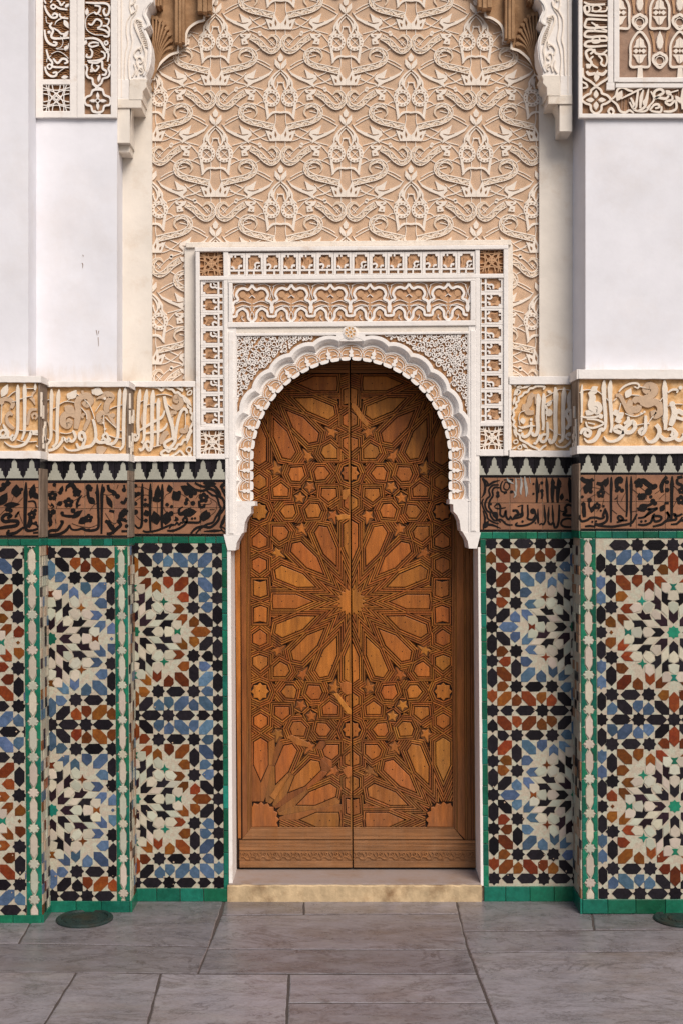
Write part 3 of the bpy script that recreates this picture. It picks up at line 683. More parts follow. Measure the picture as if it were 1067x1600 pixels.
# wall left of the door: lobed end, letters and leaves
Z6 = (200, 705, 6.467)
inscription('black lettered terracotta frieze beside the left jamb ending in a lobed frame', YA, 209, 355.5, 750, 837, [238.5, 271, 314], 793.5, Z6, '''
a 28: 150,325 148,420 146,560 146,700 135,765 105,775 62,735; a 28: 232,325 230,420 228,560 228,700 232,800; a 28: 352,330 350,420 348,560 345,700 350,790;
n 22: 155,800 180,815 240,812 300,800 350,780 400,760 450,735; n 24: 400,800 440,805 500,790 570,750 600,705 590,670 560,690 575,715 640,720 730,715 735,650;
n 20: 420,780 450,745 480,745 500,720 520,745 540,720 560,730; t 40: 470,700 500,690 480,660; d 26: 652,680; d 26: 682,678; l 60: 300,510 310,335; d 70: 290,480; d 40: 270,490; d 40: 315,495;
l 55: 435,420 415,335; l 90: 300,745 265,600; l 90: 385,745 400,605; d 55: 440,630; l 75: 535,350 690,440; d 50: 680,420; d 50: 640,450; d 60: 600,420; l 90: 520,500 460,400; d 60: 500,450; d 45: 520,420;
l 80: 700,610 520,630; t 34: 560,560 520,590 530,635 590,625 640,580; d 40: 600,490; d 45: 590,525; d 50: 660,525; d 40: 80,350; d 60: 75,440; d 45: 110,430; d 40: 80,530; d 56: 80,615; d 40: 400,540; d 36: 445,560; d 30: 180,490; d 44: 180,540; d 36: 205,545; l 60: 205,660 180,590; d 40: 185,700;
c 4: 75,360 160,365 230,400; c 4: 60,520 100,490 180,440 260,470; c 4: 300,500 300,640 280,700; c 4: 370,480 390,440 430,420; c 4: 360,560 390,610 460,625 560,615; c 4: 540,430 600,470 640,520; c 4: 690,480 720,440 780,430 830,470 900,520 890,600 840,650; c 4: 90,650 130,690 200,700; c 4: 570,660 620,630 640,560;
n 26: 600,320 640,360 690,390 760,400 820,380 880,400 920,450 960,480 980,540 960,600 930,640 920,690 880,740 830,770 760,760 690,780 640,830; n 24: 680,320 740,350 800,360 870,350 930,420 940,480;
n 22: 780,380 850,440 900,460 925,540 940,580 890,670 860,720 800,740 740,780 690,830; l 60: 760,320 900,330; l 36: 985,330 930,360; t 40: 940,360 970,400 985,460; o 14: 960,335 975,315 980,345 950,365; t 40: 985,640 960,720 930,770; t 30: 770,810 880,805 960,800; o 14: 945,760 990,790 980,820 950,790;
f 90: 770,470; n 30: 720,500 730,560 770,560 780,530; l 80: 760,710 800,590; l 70: 840,660 780,640; t 30: 830,590 880,590; c 5: 740,540 840,530 840,490;
c 12: 1000,300 1000,560 1002,840''')
Z5 = (0, 705, 4.963)
inscription('black lettered terracotta frieze across the left pier with a round flower', YB, 72, 199.5, 751.5, 839.5, [87.5, 133, 178.5], 795, Z5, '''
a 22: 757,255 760,330 765,450 768,560 760,600 720,615 670,612 640,600 600,610 560,605 540,570; a 22: 797,255 793,340 792,450 790,640; n 22: 540,575 520,610 470,640 400,650 365,640 400,615 450,610 480,570 490,545 470,545;
n 18: 660,610 700,605; f 70: 535,398; l 34: 490,400 440,412; d 20: 600,430; t 24: 640,340 610,380 600,420 630,415; n 34: 520,280 560,260 590,310 580,350; f 60: 600,320; n 20: 520,270 515,310; f 66: 410,345; l 30: 470,330 490,265; d 34: 470,320; d 30: 425,260; t 16: 400,440 420,430 400,400; d 20: 405,415;
n 36: 370,470 385,520 400,560; d 40: 375,470; d 44: 415,470; d 34: 395,500; l 28: 400,545 385,590; d 30: 485,480; n 24: 480,495 540,505 600,500; l 40: 560,520 645,455; d 40: 570,460; l 50: 610,560 690,510; f 60: 690,520; n 24: 690,280 685,330 700,380 740,400; d 50: 690,280; l 46: 740,410 680,350; d 30: 755,320; l 26: 800,330 810,270; f 40: 700,290;
n 28: 840,260 850,300 890,320 910,350; d 40: 915,350; l 36: 875,440 825,340; n 30: 850,460 890,470; d 30: 885,330; t 20: 920,260 910,290; d 36: 965,300; n 22: 965,260 970,300; n 26: 985,360 965,400 940,390; l 46: 920,520 990,450; f 50: 970,470; d 26: 970,530;
n 40: 835,540 870,590 890,610; n 26: 830,640 870,635 910,600 940,570 920,540 950,530 990,545; n 24: 945,620 990,620; d 30: 985,580; d 30: 830,545; c 3: 360,390 400,430; c 3: 360,320 420,310 480,330; c 3: 440,440 470,390 560,390 640,340; c 3: 560,560 620,580 700,590 760,570; c 3: 640,360 690,330; c 3: 700,460 730,420 760,400; c 3: 820,480 860,540 900,560 930,500; c 3: 800,330 840,340 880,330; c 3: 430,520 440,560''', (199.5, 0, 1))
inscription('black lettered terracotta frieze cut off by the left edge of the photo', YC, -60, 61, 747.5, 839.5, [37.5], 793.5, Z5, '''
n 26: -20,600 40,590 130,575 140,545 90,540 40,545 20,520 50,490 90,500 60,520; n 24: 185,590 130,630 90,640 60,640 75,610; a 26: 205,240 203,330 200,450 198,560 210,610 250,615 300,600; n 22: 300,630 260,635; n 18: 215,590 230,560 280,565 300,590; l 40: 40,250 90,245; n 30: 0,310 30,290 60,250; d 40: 10,295; d 36: 30,260; l 70: 130,360 130,255; d 30: 105,320; d 30: 155,320; d 26: 170,295;
l 60: 0,420 60,320; d 50: 30,380; l 40: 30,420 160,410; d 30: 80,430; d 36: 85,460; d 36: 60,450; t 18: 130,490 150,470 120,510 140,500; n 40: 240,520 235,560 220,590; f 60: 250,495; d 30: 275,460; n 14: 220,390 270,390 285,440; l 50: 240,370 270,250; d 50: 250,330; l 40: 300,370 250,310; c 3: 90,400 110,350 130,320; c 3: 0,500 50,450 120,420 180,360; c 3: 220,290 300,280; c 3: 150,480 180,560; c 3: 260,440 230,480; d 26: 280,555''', (61, YB, 1))
Z7 = (740, 705, 6.467)
inscription('worn black lettered terracotta frieze beside the right jamb with grey rubbed patches', YA, 748, 896, 743, 830.5, [776, 796, 847], 786, Z7, '''
c 10: 60,265 62,520 60,790; n 18: 85,270 130,310 150,345; t 30: 80,275 110,330 105,420 75,470; t 26: 85,280 130,345 200,310 260,295; n 20: 250,340 190,345 150,390 160,450 130,480 110,540 130,600 160,620 170,660 210,700 270,690 330,740 390,745; n 20: 260,370 210,365 185,400 190,450 160,500 150,560 180,610 210,660 270,720; n 16: 95,480 80,520 100,590 130,640 140,680 200,720 250,730;
t 30: 90,790 120,750 180,745 270,780; t 24: 90,600 110,680 95,780; l 50: 90,780 150,700; n 16: 290,300 270,340 275,400 320,420 300,430; d 30: 320,415; o 12: 320,310 360,340 340,390 300,370; d 34: 240,420; d 40: 240,450; d 34: 380,410; n 16: 300,290 390,285 380,310;
a 26: 632,265 634,340 636,440 632,520; a 28: 730,265 735,340 740,430 745,520; a 34: 790,270 792,380 790,460 795,520; a 34: 850,270 848,380 843,460 845,520; n 30: 780,330 830,370 880,350; l 40: 800,360 790,270; l 40: 870,370 850,265; a 40: 960,270 970,330 975,430 975,520; l 40: 880,500 890,420; t 20: 920,500 940,490 960,510; d 34: 685,320; n 24: 680,400 690,440 680,480; d 40: 685,400; d 24: 600,330; d 24: 600,430; c 10: 660,330 655,420;
n 24: 860,540 858,640 855,700 840,760 815,770 800,720 780,740 760,735 745,700; a 22: 790,540 795,640 800,720; a 22: 708,540 715,640 720,700 700,740 680,730 660,745; a 20: 645,580 645,680 650,730; a 22: 755,560 750,640 748,700; n 22: 635,640 610,700 550,740 470,755 420,745 440,720; n 22: 490,540 485,600 490,650 450,670 400,680 380,690; n 22: 540,540 545,640 540,680 590,690 620,640 600,590 575,610; d 60: 595,605; n 26: 390,690 420,650 450,640 430,600 390,600; n 16: 440,560 490,545; d 40: 480,640; d 30: 400,600; d 26: 490,710;
n 20: 205,560 240,530 265,560 265,640 300,660 320,600 325,660 350,690 370,660 380,690; n 16: 210,570 250,580 320,570; d 60: 215,640; l 40: 240,680 200,610; n 26: 1000,560 950,540 920,570 930,610 900,640 960,650 1000,640; n 22: 1005,690 940,680 890,700 880,740 920,765 1005,765; n 12: 870,600 900,610 940,580; d 18: 310,715; d 24: 170,535; d 20: 620,725; l 30: 990,720 1000,650''')
worn = [o for o in COL.objects if o.name.startswith('inscription_frieze')][-1]
strokes('''t 26: 420,270 425,350 420,450; t 30: 470,260 480,330 470,400 475,440; t 34: 510,255 520,330 530,400 525,460; t 20: 560,260 570,320; t 30: 330,270 350,300 400,330; t 20: 440,280 500,290; t 24: 400,400 420,440 400,470; t 14: 540,360 545,440''', Z7, 'rubbed_glaze', M['smear'], worn, YA - .0014, YA + .002)
Z8 = (890, 700, 6.03)
inscription('black lettered terracotta frieze across the right pier', YR, 906, 1140, 738.5, 829, [928, 993, 1038.5, 1090], 784, Z8, '''
a 24: 388,270 388,340 385,440 385,560 385,700; a 24: 535,268 532,350 535,440 535,560 530,650; a 24: 575,265 575,350 575,440 572,560 575,640 570,740; n 22: 630,620 600,680 570,710 470,730 400,740 300,735 230,720; n 24: 140,740 180,735 240,740; n 22: 440,700 470,690 500,670 470,640 450,650 470,680 540,680;
n 24: 330,650 310,640 330,590 350,640 340,690 280,720 230,710; n 22: 320,660 280,665 240,655 190,660 160,680 110,690 90,660 95,630; d 22: 210,695; d 22: 245,690; d 22: 290,590; d 24: 330,578; l 60: 145,430 170,320; n 46: 100,280 140,310 185,320 185,380 170,410; d 40: 150,410; d 40: 195,410; l 40: 200,320 210,280; n 40: 130,530 130,600 135,650; d 44: 125,530; d 30: 115,460; n 20: 180,480 180,550 210,600; l 40: 200,610 220,540; d 44: 185,490; f 60: 255,545; d 26: 315,548;
n 40: 250,330 300,340 340,300; f 70: 290,430; l 40: 330,370 360,270; n 44: 300,360 310,400; n 46: 440,380 440,310 470,290 490,310; d 50: 475,310; d 40: 440,400; d 40: 490,400; d 44: 460,380; t 16: 415,480 430,480 440,460; n 50: 640,320 690,310 730,340 780,370 810,350; f 80: 650,330; d 70: 740,410; d 50: 800,360; l 60: 720,430 640,490; l 40: 660,480 650,420; d 34: 760,460; n 40: 870,420 860,360 890,290; l 34: 900,300 905,260; d 40: 915,320; d 44: 915,395;
a 30: 962,265 960,340 957,440 957,560 955,670; n 30: 1010,290 1010,330 1050,350 1060,380; n 40: 1060,270 1010,280; f 60: 1050,400; f 80: 1045,490; n 24: 630,570 690,560 760,530 800,510; l 70: 640,590 740,530; d 50: 780,500; d 44: 800,520; l 46: 850,600 890,530; n 30: 890,520 930,520; n 22: 640,720 700,725 760,700 780,650 820,640 860,650 850,680 800,690 780,640 800,620; n 22: 640,660 700,650 740,610 760,590 730,575 780,575 820,570 700,650; d 24: 672,692; d 24: 712,688; n 24: 780,740 860,720 900,690 950,680 1000,670 980,620 1010,640 1060,620;
n 24: 900,700 930,640 910,600 960,680; n 22: 950,720 1010,710 1060,650; n 26: 1000,720 1050,680 1090,700; f 60: 1090,480; c 3: 90,410 120,370 150,350; c 3: 210,370 300,390 370,440; c 3: 380,570 440,620; c 3: 450,440 450,520 520,600; c 3: 480,500 520,420; c 3: 590,390 640,430; c 3: 580,600 640,590; c 3: 660,370 720,420 720,480; c 3: 800,430 860,390; c 3: 890,430 840,480; c 3: 960,340 1000,380 1040,430; c 3: 970,560 1000,500; c 3: 160,480 200,460 240,440 320,470; c 3: 320,480 300,540 250,600; c 3: 600,330 640,320''', (906, 0, -1))
# ================================================================== carved stucco calligraphy band
def frieze(label, Y, x0, x1, y0, y1, zt, letters, vines, ledges, ret=None):
    t = thing('stucco_frieze', label, 'stucco frieze', P((x0 + x1) / 2, y1, Y), 'carved calligraphy friezes')
    m = MB(); m.pbox(x0, y0, x1, y1, Y + .009, Y + .03); m.build('ground', M['ochre'], t)
    strokes(vines, zt, 'scroll_leaf', M['pink_vine'], t, Y + .0, Y + .0095, 1.1)
    strokes(letters, zt, 'letter_stroke', M['frieze_letter'], t, Y - .003, Y + .0095, 1.12)
    for (a, b, c, d, pr, nm) in ledges:
        m = MB(); rnd = random.Random(int(a + b)); n = 16; Yf = Y - pr
        q = [(a + (c - a) * i / n, b + rnd.uniform(-.35, .35)) for i in range(n + 1)] + [(c + (a - c) * i / n, d + rnd.uniform(-.35, .35)) for i in range(n + 1)]
        m.pillow(q, Yf, Y + .06, .5, .001); m.build(nm, M['moulding'], t)
    if ret:
        xe, Yb, sd, ya, yb = ret
        m = MB(); rpanel(m, xe, ya, xe, yb, Y, Yb, .006, sd); m.build('return_stucco', M['return_wall'], t)
        for b, d, pr in ((ledges[0][1], ledges[0][3], .012), (ledges[1][1], ledges[1][3], .010)):
            m = MB(); rpanel(m, xe, b, xe, d, Y - pr, Yb, pr, sd); m.build('return_ledge', M['moulding'], t)
        rnd = random.Random(int(xe)); m = MB()
        for k in range(9):
            zy = ya + 4 + (yb - ya - 8) * rnd.random(); L = rnd.uniform(8, 30); Ya = Y + (Yb - Y) * (.08 + .8 * rnd.random()); a = P(xe, zy, Y); b = P(xe, zy + L, Y); s = sd * .013
            m.wprism([(a[0], Ya, a[2]), (a[0] + s, Ya, a[2]), (b[0] + s, Ya, b[2]), (b[0], Ya, b[2])], Ya + .018)
        m.build('return_letters', M['frieze_letter'], t)
    return t
F1 = (0, 580, 6.67)
frieze('carved calligraphy frieze cut off by the left edge of the photo', YC, -60, 60, 597, 705, F1, '''
a 36: 190,140 190,210 190,400 188,600 165,680 135,715 115,690 145,660; a 36: 262,128 262,200 262,400 260,600 250,660 228,715; s 34: 48,735 110,780 190,785 265,755 310,690 330,630 350,635 400,630; n 24: 340,655 400,660; o 22: 15,625 50,612 65,645 40,675 10,665; n 26: -30,695 60,690 110,690; e 34: 80,690 85,640 50,580 35,550; l 66: 20,270 85,135; c 8: 90,270 130,230 165,210; c 8: 25,340 20,450 18,540; c 9: 20,530 -10,590; c 8: 280,180 340,180 375,170; c 7: 130,320 170,310; c 7: 210,292 300,265 350,260; a 26: 372,120 372,170 368,200; c 8: 180,715 250,735 330,735 390,730; c 8: 205,615 260,620 330,620; n 20: 380,770 400,790''', '''
n 50: -20,320 50,290 110,300 140,340 120,385; d 60: 20,320; c 8: 110,380 105,440; n 44: 70,470 100,440 125,440; n 40: 70,470 80,530 110,570 150,600; d 30: 125,450; n 34: 290,560 300,500 310,430 340,400 390,400; n 26: 350,500 340,460 370,440 390,470 370,500; e 36: 320,270 350,300 370,350; n 26: 330,270 350,230 380,200''',
  [(-60, 587, 60.5, 597.5, .012, 'ledge'), (-60, 704.5, 60.5, 716.5, .010, 'lower_moulding')], (60.5, YB, 1, 597.5, 704.5))
frieze('carved calligraphy frieze across the left pier with tall letters and a big scrolled leaf', YB, 70, 198, 604, 709, F1, '''
a 36: 541,185 541,255 538,400 535,560 535,680 515,740 470,790; a 38: 620,190 612,260 604,400 600,560 600,700 585,760 550,790; n 30: 470,830 540,820 600,790 650,730 660,695 690,720 705,735 720,700 735,725 760,730 790,690 775,640 760,620; s 34: 670,780 710,820 780,825 850,800 880,740 890,690 870,640 835,650 835,700 880,720; n 32: 800,750 830,800 900,790 960,770 1000,700 1000,620 985,540 970,500; n 32: 1000,690 1030,740 1090,740 1150,720 1130,690; l 70: 735,290 800,195; l 66: 700,235 765,275; c 8: 625,345 690,315 780,325; c 8: 690,320 735,285; c 8: 790,225 830,255; c 8: 630,640 690,650 750,640; c 9: 845,375 900,440 910,500; c 9: 885,295 935,350 970,430 990,500; c 8: 560,610 600,640; c 8: 480,690 520,720; c 7: 1060,330 1000,420; l 80: 970,195 1080,230; l 40: 1000,245 960,190; c 7: 560,390 600,370; c 7: 500,300 540,285''', '''
n 70: 795,600 810,500 820,400 810,330 850,270 920,260 950,310 910,350 870,320; n 40: 860,200 870,240; n 70: 790,470 730,440 670,470 660,540 710,570 730,530 700,510; l 90: 675,365 790,440; n 44: 880,430 920,430 930,500 900,570 880,620; n 34: 900,440 860,460 870,490; n 60: 1075,430 1030,470 1040,530; l 90: 1010,850 1090,790; t 20: 480,370 500,420 480,470; t 16: 475,480 510,540 520,620; t 40: 1010,290 1060,270 1090,300''',
  [(68.5, 595.5, 198.5, 604.5, .012, 'ledge'), (68.5, 709, 199, 720.5, .010, 'lower_moulding')], (198.5, 0, 1, 604.5, 709))
# same pier, the letters near its right edge
F2 = (150, 580, 6.67)
pier = [o for o in COL.objects if o.name.startswith('stucco_frieze')][-1]
strokes('''a 34: 255,180 250,240 240,400 235,560 230,680 190,750 130,755 90,740 0,735; o 26: 75,680 110,650 130,690 110,720; a 38: 312,165 305,240 298,400 292,560 292,700 285,780 250,820; n 26: 60,720 90,690; c 8: 150,395 190,375 280,350; c 9: 100,480 150,530 215,590; c 9: 85,460 85,530 95,600 95,650; d 28: 95,285; d 24: 82,540; d 26: 98,600; c 8: 140,670 220,695 280,700; c 8: 160,775 200,790 260,800; c 7: 250,620 285,625''', F2, 'letter_stroke', M['frieze_letter'], pier, YB - .003, YB + .0095, 1.12)
strokes('''n 70: 130,430 110,390 130,320 170,270 130,240 90,250 90,290; n 64: 125,440 60,440 30,490 60,530 85,500; d 50: 180,460; e 40: 130,440 180,520 225,600; l 80: 20,830 120,800''', F2, 'scroll_leaf', M['pink_vine'], pier, YB + .002, YB + .0095)
LOBE = '''n 26: 520,165 620,165 660,175 690,200 720,165 770,185 800,190 830,225 860,220 890,255 915,265 930,310 960,330 965,370 990,390 990,430 1015,450 1000,490 1020,520 1005,560 985,600 1000,630 960,670 950,710 915,720 895,760 860,765 830,810 790,810 760,840 730,820 680,855 720,880 770,870; n 22: 780,890 840,860 880,830 910,860 940,890; n 24: 740,165 800,150 860,175 910,210; n 22: 915,190 880,190 905,170; o 14: 965,215 1000,200 995,240 955,245; l 34: 930,260 1000,370; l 26: 960,185 1000,160; l 34: 990,590 950,760; o 14: 965,790 1000,800 985,850 945,830; l 30: 960,850 1005,890; l 26: 890,885 1000,895; d 22: 950,190; c 10: 540,148 700,145 1000,143; c 10: 580,908 800,905 1000,908'''
frieze('carved calligraphy frieze left of the kufic door frame closed by a scalloped edge', YA, 205, 306, 604, 713, F2, LOBE + ''';
a 36: 465,190 455,260 445,400 440,540 445,680 415,720 390,690 410,660 435,680; a 40: 535,190 525,270 515,400 508,560 505,700 480,750; a 42: 600,195 595,270 590,400 588,560 585,760 560,820 530,790 525,760; a 36: 655,280 655,340 652,450 652,600 650,700 645,780; n 28: 455,620 520,580 600,530 690,480 720,410; n 26: 510,650 600,635 680,620 730,580 745,540; n 40: 715,260 735,360 770,480 800,580 815,700 820,720; n 32: 955,440 940,400 905,400 875,460 850,560 835,660 825,740 770,800 730,790 720,750 760,720 800,700; n 28: 455,800 470,825 500,800 510,760 545,730 570,750; c 8: 630,250 720,240 800,260; c 8: 750,345 800,390; c 9: 805,480 808,560; c 8: 935,430 938,560 925,600; c 8: 905,660 860,710; c 8: 600,790 680,770; c 7: 460,325 500,300; c 7: 520,360 570,345 680,320; d 20: 835,590''', '''
n 60: 790,360 850,385 890,340 890,280 850,260 830,300 860,320; d 50: 790,450; d 40: 830,430; n 60: 800,450 800,410; n 56: 945,560 940,620 900,630; d 60: 905,620; n 60: 760,640 720,660 690,720 690,760; n 40: 700,640 760,650; n 26: 500,420 480,500 490,560''',
  [(203, 595.5, 306, 604.5, .010, 'ledge'), (203, 712.5, 306.5, 721, .010, 'lower_moulding'), (302.5, 604.8, 306.5, 712.2, .008, 'side_moulding')])
F3 = (790, 575, 7.62)
LOBE2 = '''n 26: 440,255 460,225 400,215 350,220 320,240 280,245 255,285 215,295 190,330 150,350 150,390 115,420 125,460 85,500 95,560 75,600 100,640 85,680 115,720 120,770 160,800 170,850 220,880 260,900 300,930 350,950 400,975 440,940 480,920; l 34: 90,330 150,250; o 14: 110,270 130,250 170,280 130,320 100,300; o 14: 130,230 170,215 180,240; l 26: 180,240 300,205; l 26: 90,210 130,200; l 30: 85,440 110,330; l 30: 90,720 130,830; o 14: 90,870 130,855 140,890 100,900; o 14: 150,930 180,920 180,960 140,960; l 30: 210,975 330,985; l 30: 190,900 260,960; l 22: 70,970 130,930; c 10: 80,190 300,185 590,178; c 10: 70,985 300,990 780,990; c 9: 62,200 62,560; c 9: 62,640 62,970'''
frieze('carved calligraphy frieze right of the kufic door frame closed by a scalloped edge', YA, 797, 896, 600, 704, F3, LOBE2 + ''';
a 48: 380,305 385,370 380,470 375,600 378,720 360,790 320,800 310,760; a 44: 445,300 450,370 440,480 440,600 445,680 435,740; a 52: 585,225 590,320 588,450 585,600 590,750 575,850 530,890 510,840; a 52: 690,230 688,320 680,450 678,600 680,760 670,850 625,885; n 34: 490,640 495,720 490,820 450,880 410,860 430,800 480,790; n 30: 400,790 380,850 350,900 325,890; n 36: 295,640 300,720 270,790 220,820 190,800 200,770; n 24: 320,790 300,760; s 30: 580,890 610,930 680,945 740,910 780,850 780,800 745,780 710,820 750,850; d 36: 300,612; l 60: 190,590 210,670; t 30: 140,690 190,710 280,690 350,690; c 9: 225,510 170,530 150,600 165,680; d 34: 160,745; d 24: 180,745; d 90: 510,530; n 34: 490,500 470,460 460,440; l 44: 480,455 550,395; l 34: 490,270 550,300; c 9: 460,430 530,390 560,380; c 9: 460,350 530,310 640,255 770,265; c 9: 480,560 480,620; c 9: 520,720 600,780 660,800; l 60: 770,260 740,480; n 50: 740,400 760,470 710,540 740,600 760,660 715,730; d 30: 750,800''', '''
n 70: 330,310 290,350 270,430 240,470 260,530 330,530; n 50: 215,430 210,490 250,530; n 40: 350,310 355,430; n 30: 350,560 350,640; d 40: 290,520''',
  [(795, 588, 892, 600.5, .010, 'ledge'), (795, 704, 893, 714, .010, 'lower_moulding'), (793.5, 600.8, 797.5, 703.6, .008, 'side_moulding')])
F4 = (895, 575, 6.2)
frieze('carved calligraphy frieze across the right pier with a pale scrolled vine', YR, 904, 1140, 591.5, 697, F4, '''
a 22: 85,160 82,230 82,400 78,530; a 38: 300,115 295,190 300,320 310,450 310,570 280,610; a 38: 365,112 355,190 358,320 368,450 372,560 360,625; s 40: 105,680 140,715 200,700 240,650 260,600 290,600; n 34: 70,640 90,600 130,595 165,620 150,660 110,640 120,610; n 20: 120,520 140,570 200,580 280,550 290,530 220,500 130,495; n 18: 140,530 210,545; s 40: 295,660 330,705 390,710 450,680 490,620 470,580 430,565 400,600 450,625 490,620; o 40: 540,545 575,520 600,570 560,620 510,620 505,580; n 34: 490,540 530,510 530,470; n 36: 700,460 700,560 690,610 660,640 640,610 680,580; s 42: 690,660 730,715 790,700 830,640 830,590 800,550; n 38: 830,640 880,690 930,690 980,670 1000,640; a 44: 885,115 885,200 890,340 895,470 890,600; n 34: 910,600 950,590 1000,640 980,670 940,640; n 36: 980,680 1030,700 1070,660 1060,630; o 26: 960,620 990,630 970,655; c 9: 85,220 150,210 240,230 290,270; c 9: 60,240 85,230; c 9: 320,290 350,330; c 9: 390,320 420,290; c 9: 460,340 445,400 440,430; l 60: 400,400 430,470; l 50: 490,430 400,520; n 30: 440,440 480,440; l 40: 470,510 410,520; c 9: 590,560 680,540 740,540; c 10: 500,440 560,465 620,465 690,430; d 22: 660,440; d 22: 690,425; c 9: 720,540 770,470; c 9: 840,320 880,270; n 22: 70,470 150,480 230,470 270,450; l 44: 280,490 250,440; n 20: 440,230 490,180 560,150 620,150 640,180 620,190; n 18: 590,180 630,200; c 9: 640,180 700,190; c 9: 560,260 640,265; n 22: 915,240 960,210 1010,215 1000,240; a 20: 150,250 170,230; n 64: 160,230 185,290 170,350 180,420 120,440; d 70: 200,220; n 50: 170,370 230,350 260,390 230,430 205,400 225,380; l 50: 170,220 240,180; l 60: 510,290 560,195; c 9: 880,420 870,500 890,570; d 40: 1040,190; c 8: 920,370 960,350 1060,350; d 60: 960,350; n 60: 960,360 980,440 960,510 940,560; n 50: 970,450 1020,420 1067,450; n 44: 1000,480 1067,500''', '''
n 40: 410,265 450,270 490,340 530,420 580,460; n 74: 580,330 620,300 680,310 730,280 780,240 780,190 730,170 700,210 730,240; n 70: 560,310 540,370 560,400 620,400 640,360; n 60: 600,370 610,400; n 74: 650,330 720,350 790,330 840,370 840,430 790,460 770,410''',
  [(903, 577, 1140, 592, .014, 'ledge'), (903.5, 696.5, 1140, 709, .010, 'lower_moulding')], (904.5, 0, -1, 592, 696.5))
# ================================================================== carved stucco surround of the door
sur = thing('door_surround', 'white carved stucco door surround with square kufic lettering around a lobed arch', 'door surround', P(550, 836, 0))
tl = lambda x, y: y - .008 * (x - 550)
TL = lambda pts: [(x, tl(x, y)) for x, y in pts]
def sprism(nm, mt, pts, yf, yb, pil=0, parent=None):
    m = MB(); (m.pillow(pts, yf, yb, pil, .0012) if pil else m.prism(pts, yf, yb)); return m.build(nm, M[mt], parent or sur)
for q in ([(309, 388), (790, 384), (790, 440), (309, 440)], [(309, 440.2), (354, 440.2), (354, 716), (309, 716)], [(746, 440.2), (790, 440.2), (790, 712), (746, 712)]): sprism('band_ground', 'tan_deep', q, .0155, .058)
# frame bars
FB = [(TL([(305, 384.5), (793.5, 384.5), (793.5, 391), (305, 391)]), -.014), ([(306, 393), (312.3, 393), (314, 717), (307, 717)], -.012), ([(786.3, 389), (793.5, 388.8), (793.5, 712), (786.5, 712)], -.012),
      (TL([(312, 429.5), (787, 429.5), (787, 436), (312, 436)]), -.010), ([(349.4, 392.4), (357, 392.2), (357.5, 436.5), (350, 436.5)], -.0085), ([(741.8, 387.5), (748.8, 387.3), (748.8, 431.8), (742, 431.8)], -.0085),
      ([(350, 438), (356.4, 438), (357.5, 716), (351.5, 716)], -.009), ([(742.4, 433), (749.3, 433), (749.6, 712), (742.6, 712)], -.009),
      ([(313, 666.5), (351.5, 666), (351.5, 672), (313, 672.5)], -.0075), ([(749.6, 659.5), (786.5, 659.2), (786.5, 665.6), (749.6, 666)], -.0075),
      ([(313.5, 709), (352, 709), (352, 717.5), (313.5, 717.5)], -.008), ([(749.4, 702), (786.8, 702), (786.8, 712.5), (749.4, 712.5)], -.008)]
for q, y in FB: sprism('frame_bar', 'moulding', q, y, .056, .9)
sprism('margin_strip', 'plaster_warm', [(289, 386), (305.6, 386), (305.6, 598), (289, 598)], .035, .057, .8)
sprism('margin_strip', 'plaster_warm', [(793, 383), (800.5, 383), (800.5, 590), (793, 590)], .035, .057, .8)
sprism('top_ledge', 'moulding_old', TL([(291, 376.5), (798, 376.5), (798, 384.8), (291, 384.8)]), .022, .057, .8)
# kufic letter blocks, three alternating patterns cut as one mesh each
def cell_mesh(kind, T, yf, yb):
    m = MB()
    def r(x0, y0, x1, y1, d=0): m.prism([T(x0, y0), T(x1, y0), T(x1, y1), T(x0, y1)], yf - d - eps(), yb)
    r(0, 0, 3.6 if kind != 1 else 4.6, 34); r(23.6, 0, 27.0, 25, .0004); r(3, 0, 24, 3.4, .0002); r(3, 25, 27.0, 27.8, .0003); r(4, 32.6, 27.2, 34, .0003); r(25.2, 26, 27.2, 33, .0001)
    r(11.5 if kind == 0 else 15.5, 27.4, 14 if kind == 0 else 18.4, 33)
    for (x, y) in ((5.2, 5), (22, 5)): m.prism([T(*p) for p in circ(x, y, 2.3, 9)], yf - eps(), yb)
    def rb(pts, w): m.ribbon([T(*p) for p in pts], w, yf - .0002, yb, step=1.4)
    if kind == 0: rb([(22, 15.5), (17, 15), (14.5, 18), (15.5, 22), (13, 24.5)], [3, 3.4, 3.4, 3.2, 3]); rb([(22.5, 19.5), (19.3, 20.3), (18.5, 24)], [2.2, 2.4, 2])
    elif kind == 1: rb([(5, 19), (9, 17.5), (11.5, 20.5), (9, 24.5)], [3.4, 3.6, 3.4, 3]); rb([(22, 21), (18.5, 20.5), (17, 24)], [4, 3.4, 3])
    else: rb([(22, 20), (18, 19.5), (16.5, 24)], [4.4, 4, 3.4]); rb([(5, 21), (8.5, 22), (9.5, 25)], [4, 3.4, 3]); r(10, 3.6, 12.4, 7)
    for (x, y) in ((3.2, 3), (24.6, 22)): pass
    return m
